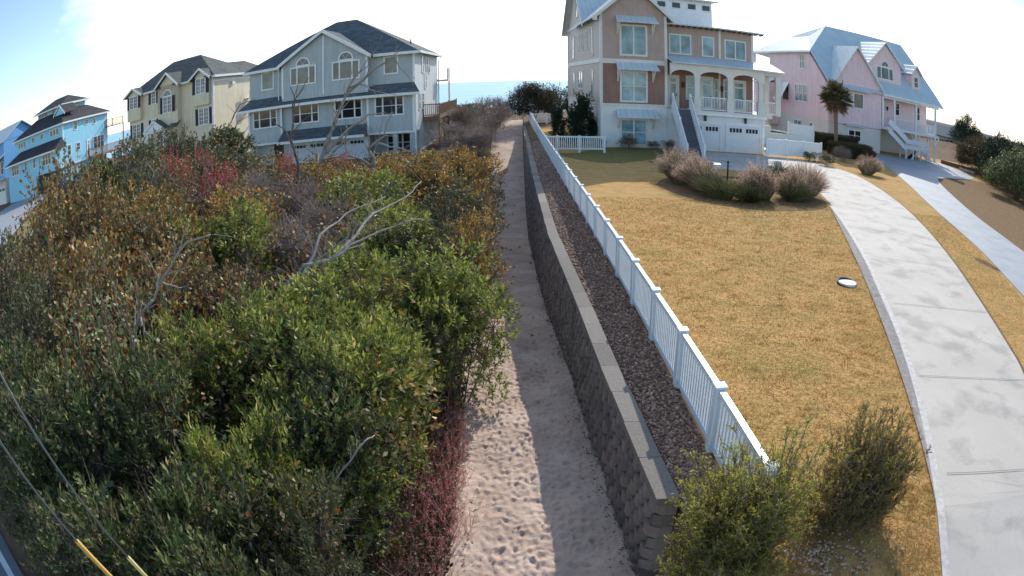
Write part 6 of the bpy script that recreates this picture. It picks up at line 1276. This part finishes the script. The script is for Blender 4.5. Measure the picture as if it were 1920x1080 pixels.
# ------------------------------------------------------------------ right-hand planting
M['plume'] = leaf_mat('pink_plume', [(0, S_(228, 194, 182)), (.5, S_(242, 216, 202)), (1, S_(214, 166, 162))], .8, .5, .1)
M['pblade'] = leaf_mat('ornamental_blade', [(0, S_(120, 104, 72)), (.5, S_(150, 128, 92)), (1, S_(98, 104, 62))], .8, .3, .1)
M['gblade'] = leaf_mat('green_blade', [(0, S_(84, 92, 60)), (.5, S_(108, 108, 72)), (1, S_(132, 120, 84))], .8, .3, .1)
def tuft(x, y, h, rad, label, mat, plume, seed, n=1300, group='ornamental grasses in the lawn bed'):
    r = np.random.default_rng(seed); o = empty('ornamental_grass', (x, y, float(gz(x, y)))); tag(o, label, 'grass clump', group)
    a = r.random(n) * 2 * PI; q = np.sqrt(r.random(n)); e = np.stack([np.cos(a), np.sin(a), np.zeros(n)], 1); P0 = e * (q * rad * .35)[:, None]
    hh = h * r.uniform(.55, 1., n); ln_ = np.array([r.normal() * .16, r.normal() * .16, 0]) * h; P0 = P0 * np.array([r.uniform(.8, 1.3), r.uniform(.8, 1.2), 1]); hh = hh * (.55 + .45 * np.sin(a * 2 + r.random() * 6) ** 2 * r.random(n) + .3 * (1 - q)); P1 = P0 + e * (q * rad * .45)[:, None] + ln_ * .6 + np.array([0, 0, 1]) * (hh * .62)[:, None]; P2 = P1 + ln_ + r.normal(size=(n, 3)) * .07 + e * (q * rad * .55)[:, None] + np.array([0, 0, 1]) * (hh * .38 * (1 - .8 * q * r.random(n)))[:, None]
    S = unit(np.cross(P2 - P0, r.normal(size=(n, 3)))); w = .011
    V = np.stack([P0 - S * w, P0 + S * w, P1 + S * w, P1 - S * w, P2 + S * w * .3, P2 - S * w * .3], 1).reshape(-1, 3); b = np.arange(n)[:, None] * 6
    Q = np.concatenate([b + np.array([[0, 1, 2, 3]]), b + np.array([[3, 2, 4, 5]])]); link('blades', np_mesh('blades', V, Q, mat), o)
    if plume:
        m = 26; sel = r.random(n) < .55; T = P2[sel]; k = np.repeat(np.arange(len(T)), m); dd = unit((P2 - P1)[sel])[k]; tt = r.random(len(k))
        B = T[k] - dd * (tt * h * .34)[:, None] + r.normal(size=(len(k), 3)) * .035; L = r.uniform(.03, .08, len(k)); V, Q = leaf_quads(B, unit(dd + r.normal(size=B.shape) * .6), L, L * .16, r); link('plume', np_mesh('plume', V, Q, M['plume']), o)
TU = [(6.6, 27.9, 1.8, .9, 'tall pink plumed grass at the fence end of the lawn bed', 'pblade', True), (7.1, 26.2, 1.7, .85, 'pink plumed grass between the tall one and a green clump', 'pblade', True), (7.6, 24.4, 1.15, .85, 'green grass clump between two pink ones on the fence side of the bed', 'gblade', False), (8.6, 24.0, 1.0, .8, 'low green grass clump below the white garden box', 'gblade', False), (9.5, 24.6, 1.75, .75, 'rosy pink grass at the front middle of the bed', 'pblade', True), (10.8, 24.6, 1.1, .8, 'green grass clump between the rosy pink one and the biggest one', 'gblade', False), (11.3, 25.0, 1.55, .8, 'pink grass next to the biggest clump', 'pblade', True), (12.1, 25.9, 1.8, .95, 'biggest pink brown grass of the bed, touching the driveway', 'pblade', True), (12.0, 29.6, 1.3, .7, 'dark green grass tuft at the back of the bed', 'gblade', False), (7.4, 28.3, 1.5, .8, 'pale pink grass behind the tall one at the fence end of the bed', 'pblade', True)]
for i, (x, y, h, rd, lab, mt, pl) in enumerate(TU): tuft(x, y, h, rd, lab, M[mt], pl, 200 + i)
tuft(22.5, 37.4, 1.5, .9, 'lone pale grass clump between the two driveways', M['pblade'], True, 220, group=None)
def box_post():
    o = empty('garden_box', (8.35, 28.9, 0)); tag(o, 'white garden box on a dark post among the pink grasses', 'garden box')
    m = MB(); m.box(-.05, .05, -.05, .05, 0, 1.05); m.box(-.3, -.24, -.04, .04, 0, .9); m.build('post', M['black'], o); m = MB(); m.box(-.02, .36, -.12, .12, .74, .95); m.slab([(-.05, -.14, .97), (.39, -.14, .97), (.39, .14, 1.0), (-.05, .14, 1.0)], .04); m.build('box', M['white'], o)
    o = empty('garden_post', (9.3, 29.4, 0)); tag(o, 'thin dark post with a cap beside the white garden box', 'post'); m = MB(); m.tube([(0, 0, 0), (0, 0, 1.0)], .04, 8); m.build('pole', M['black'], o); m = MB(); m.tube([(0, 0, 1.0), (0, 0, 1.04), (0, 0, 1.1)], [.07, .07, .01], 10); m.build('cap', M['black'], o)
box_post()
for i, (x, y, t, rd, lab, k) in enumerate([(20.4, 40.2, .75, .75, 'pale rounded shrub at the corner of the driveway apron', 'dusky'), (19.9, 42.0, .6, .5, 'small dark shrub beside the white privacy fence', 'deep'), (4.2, 43.2, .7, .6, 'leafless shrub at the corner of the tan house near the gate fence', 'twig'), (6.4, 43.4, .85, .8, 'brown dormant shrub below the lowest window of the tan house', 'russet'), (8.2, 43.5, .5, .5, 'small brown shrub near the foot of the tan house stairs', 'russet'), (9.1, 42.6, .7, .6, 'dark brown shrub under the front stairs', 'russet'), (24.6, 45.2, 1.0, 1.0, 'bare pale shrub beside the clipped hedge', 'twig'), (26.6, 44.9, .5, .7, 'low grey plant at the edge of the second drive', 'dusky')]): shrub('small_shrub', k, x, y, t, rd, lab, 'shrub', 'foundation plants')
# clipped hedges
def hedge(x0, x1, y0, y1, z1, label, seed):
    r = np.random.default_rng(seed); z0 = float(gz((x0 + x1) / 2, (y0 + y1) / 2)); o = empty('clipped_hedge', ((x0 + x1) / 2, (y0 + y1) / 2, z0)); tag(o, label, 'hedge', 'clipped hedges by the pink house'); w, d, h = (x1 - x0) / 2, (y1 - y0) / 2, z1 - z0
    m = MB(); m.box(-w + .12, w - .12, -d + .12, d - .12, 0, h - .12); m.build('core', plain('hedge_core', S_(40, 46, 30), .95), o)
    n = int(2600 * (w * d + w * h + d * h)); f = r.random(n); P = np.stack([r.uniform(-w, w, n), r.uniform(-d, d, n), r.uniform(0, h, n)], 1); ax = r.integers(0, 5, n); P[ax == 0, 2] = h; P[ax == 1, 1] = -d; P[ax == 2, 1] = d; P[ax == 3, 0] = -w; P[ax == 4, 0] = w; P += r.normal(size=P.shape) * .06
    V, Q = leaf_quads(P, unit(r.normal(size=(n, 3)) + np.array([0, 0, .5])), r.uniform(.06, .12, n), r.uniform(.03, .06, n), r); link('foliage', np_mesh('foliage', V, Q, LM['brownever']), o)
hedge(25.0, 30.6, 53.0, 54.4, 1.35, 'long dark clipped hedge behind the palm trunk', 301)
hedge(25.6, 29.6, 48.4, 50.2, 1.0, 'lower clipped hedge in front of the palm', 302)
hedge(27.9, 28.9, 46.5, 47.4, .75, 'small rounded clipped bush at the end of the lower hedge', 303)
# white privacy fence right of the garage
def privacy():
    o = empty('privacy_fence', (16.6, 42.9, 0)); tag(o, 'solid white vinyl fence attached to the tan house garage', 'fence')
    a, b = Vector((0, 0, 0)), Vector((4.9, .5, 0)); n = 30
    m = MB()
    for k in range(n):
        p, q = a.lerp(b, k / n), a.lerp(b, (k + 1) / n - .004); h0 = float(np.interp(k / n, [0, .35, 1], [1.15, 1.15, 1.15])); m.bar(p + Vector((0, 0, .62)), q + Vector((0, 0, .62)), .03, 1.1)
    m.bar(a + Vector((0, 0, 1.2)), b + Vector((0, 0, 1.2)), .07, .08); m.bar(a + Vector((0, 0, .1)), b + Vector((0, 0, .1)), .05, .08); m.build('panel', M['vinyl'], o)
    for k in (0, .34, .67, 1): p = a.lerp(b, k); m = MB(); m.box(p.x - .07, p.x + .07, p.y - .07, p.y + .07, 0, 1.3); m.build('post', M['vinyl'], o)
    o = empty('privacy_fence', (19.2, 52.2, -.1)); tag(o, 'taller stepped white fence behind the solid one, before the pink house', 'fence')
    m = MB(); m.bar((-1.6, 0, .85), (1.2, -.3, .85), .04, 1.7); m.bar((1.2, -.3, .6), (4.2, -.8, .6), .04, 1.2); m.bar((2.9, -.5, 1.1), (5.3, -.9, 1.1), .04, 2.2); m.build('panel', M['vinyl'], o)
    m = MB(); m.bar((-1.6, 0, 1.75), (1.2, -.3, 1.72), .1, .1); m.bar((1.2, -.3, 1.45), (4.2, -.8, 1.2), .1, .1); m.build('rail', M['vinyl'], o)
    m = MB(); m.box(2.85, 3.0, -.6, -.4, 0, 2.35); m.box(5.25, 5.4, -1.0, -.8, 0, 2.35); m.build('post', M['vinyl'], o)
privacy()
# palm
def palm():
    x, y = 27.7, 52.7; z = -.2; o = empty('palm_tree', (x, y, z)); tag(o, 'shaggy cabbage palm in front of the pink house', 'tree'); r = np.random.default_rng(77)
    m = MB(); m.tube([(0, 0, 0), (.06, 0, 1.6), (-.03, 0, 3.4), (0, 0, 5.4)], [.26, .2, .21, .26], 10); m.build('trunk', M['bark'], o, True)
    gm = leaf_mat('palm_frond', [(0, S_(70, 82, 54)), (.5, S_(94, 98, 64)), (.8, S_(120, 108, 76)), (1, S_(142, 122, 92))], .5, .25, .4); dm = leaf_mat('dead_frond', [(0, S_(112, 92, 72)), (1, S_(150, 126, 100))], .8, .25, .2)
    for part, nf, mt, lo_, hi_ in (('fronds', 84, gm, -.35, 1.3), ('dead_fronds', 36, dm, -1.2, -.25)):
        V, Q = [], []; off = 0
        for k in range(nf):
            a = r.random() * 2 * PI; el = r.uniform(lo_, hi_); d = np.array([math.cos(a) * math.cos(el), math.sin(a) * math.cos(el), math.sin(el)]); c = np.array([0, 0, 5.4]); st = r.uniform(.7, 1.25); h = c + d * st + np.array([0, 0, -.12])
            sd_ = unit(np.cross(d, [0, 0, 1.])); up_ = np.cross(sd_, d); v, q = sticks([c], [h], .025, .018); V.append(v); Q.append(q + off); off += len(v)
            n = 26; an = np.linspace(-1.9, 1.9, n); D = np.cos(an)[:, None] * d + np.sin(an)[:, None] * sd_ + up_ * .12 + np.array([0, 0, -.28]) * np.abs(np.sin(an))[:, None]
            v, q = leaf_quads(np.repeat(h[None], n, 0), unit(D), r.uniform(.75, 1.05, n) * (1 - .25 * np.abs(an) / 1.9), np.full(n, .1), r); V.append(v); Q.append(q + off); off += len(v)
        link(part, np_mesh(part, np.concatenate(V), np.concatenate(Q), mt), o)
palm()
# dark planting and buildings at the far right
for i, (x, y, h, rx, lab, mt) in enumerate([(40.2, 36.8, 3.4, 2.6, 'dark green leafy shrub bordering the bare brown bed', 'deep'), (45.5, 41.5, 3.6, 2.8, 'dark shrub with a leafy crest behind the one bordering the brown bed', 'evergreen'), (48.2, 47.2, 4.6, 2.2, 'tall pointed dark shrub on the slope', 'evergreen'), (50.5, 53.5, 3.2, 2.6, 'brown green shrub behind the timber edging', 'brownever'), (56.0, 58.5, 3.0, 2.8, 'brownish shrub beside the pink house porch posts', 'brownever'), (62, 66, 3.2, 3.0, 'brown shrub further back on the dune behind the pink house', 'brownever'), (54.0, 48.5, 3.8, 2.6, 'dark shrub behind the tall pointed one', 'deep'), (43.2, 33.8, 2.6, 2.4, 'low brownish shrub in front of the other slope shrubs', 'brownever'), (60.5, 55, 4.2, 2.2, 'dark shrub on the skyline below the far white building', 'evergreen'), (71, 80, 5.0, 2.4, 'small dark tree on the skyline by the pale cottage roof', 'evergreen')]):
    windblown('slope_shrub', x, y, h * 1.45, rx * 1.4, rx * 1.4, 130, lab, LM[mt], 400 + i, 'shrub', 'dark shrubs on the slope beside the second drive', True, 170, .24)
def edging():
    o = empty('timber_edging', (47.0, 51.5, -.3)); tag(o, 'low weathered timber edging beside the second drive', 'edging'); m = MB(); m.bar((-.5, 6.5, .25), (3.2, -.5, .3), .25, .5); m.bar((3.2, -.5, .3), (5.0, -5.2, .3), .25, .5); m.build('beam', M['wood'], o); m = MB(); m.bar((.4, 3.4, .12), (1.6, 1.6, .12), .9, .3); m.build('step', M['curb'], o)
edging()
def far_buildings():
    cr = siding('far_cream_wall', S_(214, 208, 190), .3, False, .2); rf = plain('far_grey_roof', S_(120, 122, 122), .8, .1); W = M['white']
    o = empty('long_low_building', (84, 80, .3), math.radians(-42)); tag(o, 'long low pale building with flat grey roof on the skyline beyond the dark slope shrubs', 'building')
    m = MB(); m.box(-14, 16, 0, 10, -2, 2.6); m.build('wall', cr, o); m = MB(); m.slab([(-14.6, -.6, 2.6), (16.6, -.6, 2.6), (16.6, 5, 3.6), (-14.6, 5, 3.6)], .2); m.slab([(16.6, 10.6, 2.6), (-14.6, 10.6, 2.6), (-14.6, 5, 3.6), (16.6, 5, 3.6)], .2); m.build('roof', rf, o)
    for u in (-11, -7, -3, 1, 5, 9, 13): window(o, Ff(0), u, .6, u + 1.6, 1.8, 2, pane=M['dark_glass'])
    o = empty('far_cottage', (73, 88, 0), math.radians(-35)); tag(o, 'pale cottage roof just beyond the pink house porch', 'building')
    m = MB(); m.box(-7, 9, 0, 8, -1, 2.2); m.build('wall', cr, o); m = MB(); m.slab([(-7.5, -.5, 2.2), (9.5, -.5, 2.2), (9.5, 4, 4.2), (-7.5, 4, 4.2)], .15); m.slab([(9.5, 8.5, 2.2), (-7.5, 8.5, 2.2), (-7.5, 4, 4.2), (9.5, 4, 4.2)], .15); m.build('roof', rf, o); m = MB(); m.slab([(9, 0, 2.2), (9, 8, 2.2), (9, 4, 4.1)], .2, (-1, 0, 0)); m.build('gable_wall', cr, o)
    for u in (-5, -1, 3, 6): window(o, Ff(0), u, .5, u + 1.4, 1.7, 2, pane=M['dark_glass'])
    o = empty('utility_pole', (86.5, 83, 0)); tag(o, 'thin utility pole on the skyline beyond the dark slope shrubs', 'pole'); m = MB(); m.tube([(0, 0, 0), (0, 0, 6.6)], [.16, .12], 8); m.build('pole', M['wood'], o); m = MB(); m.bar((-.2, 0, 6.2), (1.6, -.6, 6.3), .12, .12); m.build('arm', M['grey_metal'], o)
far_buildings()

# ------------------------------------------------------------------ guy wires
def guy(A, B, t, label, mat):
    A, B = Vector(A), Vector(B); d = (B - A).normalized(); top = A - d * 5.5; g = B + d * ((B.z + 1.3) / -d.z); s = A.lerp(B, t); o = empty('guy_wire', g); tag(o, label, 'guy wire', 'guy wires in front of the thicket')
    m = MB(); m.tube([top - g, s - g, Vector()], .009, 6); m.build('wire', M['grey_metal'], o, True); m = MB(); m.tube([s - g, (B - g) * .6, d * -.3], [.02, .021, .022], 10); m.build('guard', mat, o, True)
guy((-2.73, 1.66, 3.77), (-3.1, 2.52, 1.55), .86, 'upper steel guy wire with a pale yellow guard at its foot', plain('pale_yellow_guard', S_(214, 196, 128), .5, .1, 5))
guy((-2.65, 1.42, 3.5), (-2.98, 2.03, 2.0), .66, 'lower steel guy wire with an orange yellow guard at its foot', plain('orange_yellow_guard', S_(214, 168, 78), .5, .1, 5))
# fallen leaves on the far path
r = np.random.default_rng(5); n = 420; y = r.uniform(15, 40, n); x = xw(y) - 2.3 + np.abs(r.normal(size=n)) * .6; B = np.stack([x, y, pz(y) + .05], 1); D = unit(np.stack([r.normal(size=n), r.normal(size=n), r.normal(size=n) * .2], 1)); V, Q = leaf_quads(B, D, r.uniform(.08, .18, n), r.uniform(.05, .1, n), r)
struct(link('fallen_leaves', np_mesh('fallen_leaves', V, Q, LM['golden'])), 'pale fallen leaves along the left of the far path', 'stuff')

# litter on the path: at the wall foot and under the shrubs
r = np.random.default_rng(15); n = 2600; y = r.uniform(5.3, 26, n); wf = r.random(n) < .45
x = np.where(wf, xw(y) - .12 - np.abs(r.normal(size=n)) * .13, xw(y) - 2.75 + np.abs(r.normal(size=n)) * .33); B = np.stack([x, y, pz(y) + np.where(wf, .03, .06)], 1)
V, Q = leaf_quads(B, unit(np.stack([r.normal(size=n), r.normal(size=n), r.random(n) * .3], 1)), r.uniform(.02, .07, n), r.uniform(.008, .03, n), r); struct(link('leaf_litter', np_mesh('leaf_litter', V, Q, LM['russet'])), 'brown leaf litter along both edges of the sandy path', 'stuff')
# ------------------------------------------------------------------ light, sky, camera
SUN_AZ, SUN_EL = math.radians(21), math.radians(30)
sd = Vector((math.sin(SUN_AZ) * math.cos(SUN_EL), math.cos(SUN_AZ) * math.cos(SUN_EL), math.sin(SUN_EL)))
L = bpy.data.lights.new('sun', 'SUN'); L.energy = 2.75; L.angle = math.radians(.5); L.color = (1, .95, .87)
lo = bpy.data.objects.new('sun', L); COL.objects.link(lo); lo.rotation_euler = (-sd).to_track_quat('-Z', 'Y').to_euler(); lo.location = (20, 40, 60)
w = bpy.data.worlds.new('World'); SC.world = w; w.use_nodes = True; nt = w.node_tree; nt.nodes.clear()
out = nt.nodes.new('ShaderNodeOutputWorld'); bg = nt.nodes.new('ShaderNodeBackground')
sky = nt.nodes.new('ShaderNodeTexSky'); sky.sky_type = 'NISHITA'; sky.sun_disc = False; sky.sun_elevation = SUN_EL; sky.sun_rotation = SUN_AZ
sky.air_density = 1.0; sky.dust_density = .15; sky.ozone_density = 1.5; sky.altitude = 0
# thin bright cloud, heaviest towards the sun
tc = nt.nodes.new('ShaderNodeTexCoord'); mp = nt.nodes.new('ShaderNodeMapping'); mp.inputs['Scale'].default_value = (1.6, 1.6, 4.5); nt.links.new(tc.outputs['Generated'], mp.inputs[0])
nz = noise(nt, mp.outputs[0], 1.5, 7, .58)
dp = nt.nodes.new('ShaderNodeVectorMath'); dp.operation = 'DOT_PRODUCT'; nt.links.new(tc.outputs['Generated'], dp.inputs[0]); dp.inputs[1].default_value = Vector((math.sin(math.radians(3)), math.cos(math.radians(3)), .1)).normalized()
mr = nt.nodes.new('ShaderNodeMapRange'); mr.inputs[1].default_value = .58; mr.inputs[2].default_value = .95; mr.inputs[3].default_value = -.25; mr.inputs[4].default_value = .62; nt.links.new(dp.outputs['Value'], mr.inputs[0])
ad = nt.nodes.new('ShaderNodeMath'); ad.operation = 'ADD'; nt.links.new(nz.outputs[0], ad.inputs[0]); nt.links.new(mr.outputs[0], ad.inputs[1])
cr = ramp(nt, [(.42, (0, 0, 0, 1)), (.95, (1, 1, 1, 1))]); nt.links.new(ad.outputs[0], cr.inputs[0])
cm = mixc(nt, cr.outputs[0], sky.outputs[0], (9.5, 9.7, 10.0, 1))
nt.links.new(cm, bg.inputs[0]); bg.inputs[1].default_value = .15; nt.links.new(bg.outputs[0], out.inputs[0])

cam = bpy.data.cameras.new('camera'); co = bpy.data.objects.new('camera', cam); COL.objects.link(co); SC.camera = co
cam.type = 'PANO'; cam.panorama_type = 'FISHEYE_LENS_POLYNOMIAL'; cam.sensor_fit = 'HORIZONTAL'; cam.sensor_width = 36; cam.sensor_height = 20.25
cam.fisheye_fov = math.radians(180)
cam.fisheye_polynomial_k0 = 0; cam.fisheye_polynomial_k1 = -4.42948794e-02; cam.fisheye_polynomial_k2 = -1.44751780e-04; cam.fisheye_polynomial_k3 = 8.00442858e-06; cam.fisheye_polynomial_k4 = -9.46297370e-07
cam.shift_x = -47.9 / 1920; cam.shift_y = 18.6 / 1080
cam.clip_start = .05; cam.clip_end = 60000
co.matrix_world = Matrix.Translation((0, 0, H)) @ Matrix.Rotation(PI / 2 - .3473, 4, 'X') @ Matrix.Rotation(-.0087, 4, 'Z')
vs = SC.view_settings; vs.view_transform = 'Standard'; vs.look = 'None'; vs.exposure = .6; vs.gamma = 1; vs.use_curve_mapping = False
SC.cycles.max_bounces = 6; SC.cycles.diffuse_bounces = 3; SC.cycles.glossy_bounces = 2; SC.cycles.transmission_bounces = 3; SC.cycles.transparent_max_bounces = 6
SC.cycles.use_denoising = True
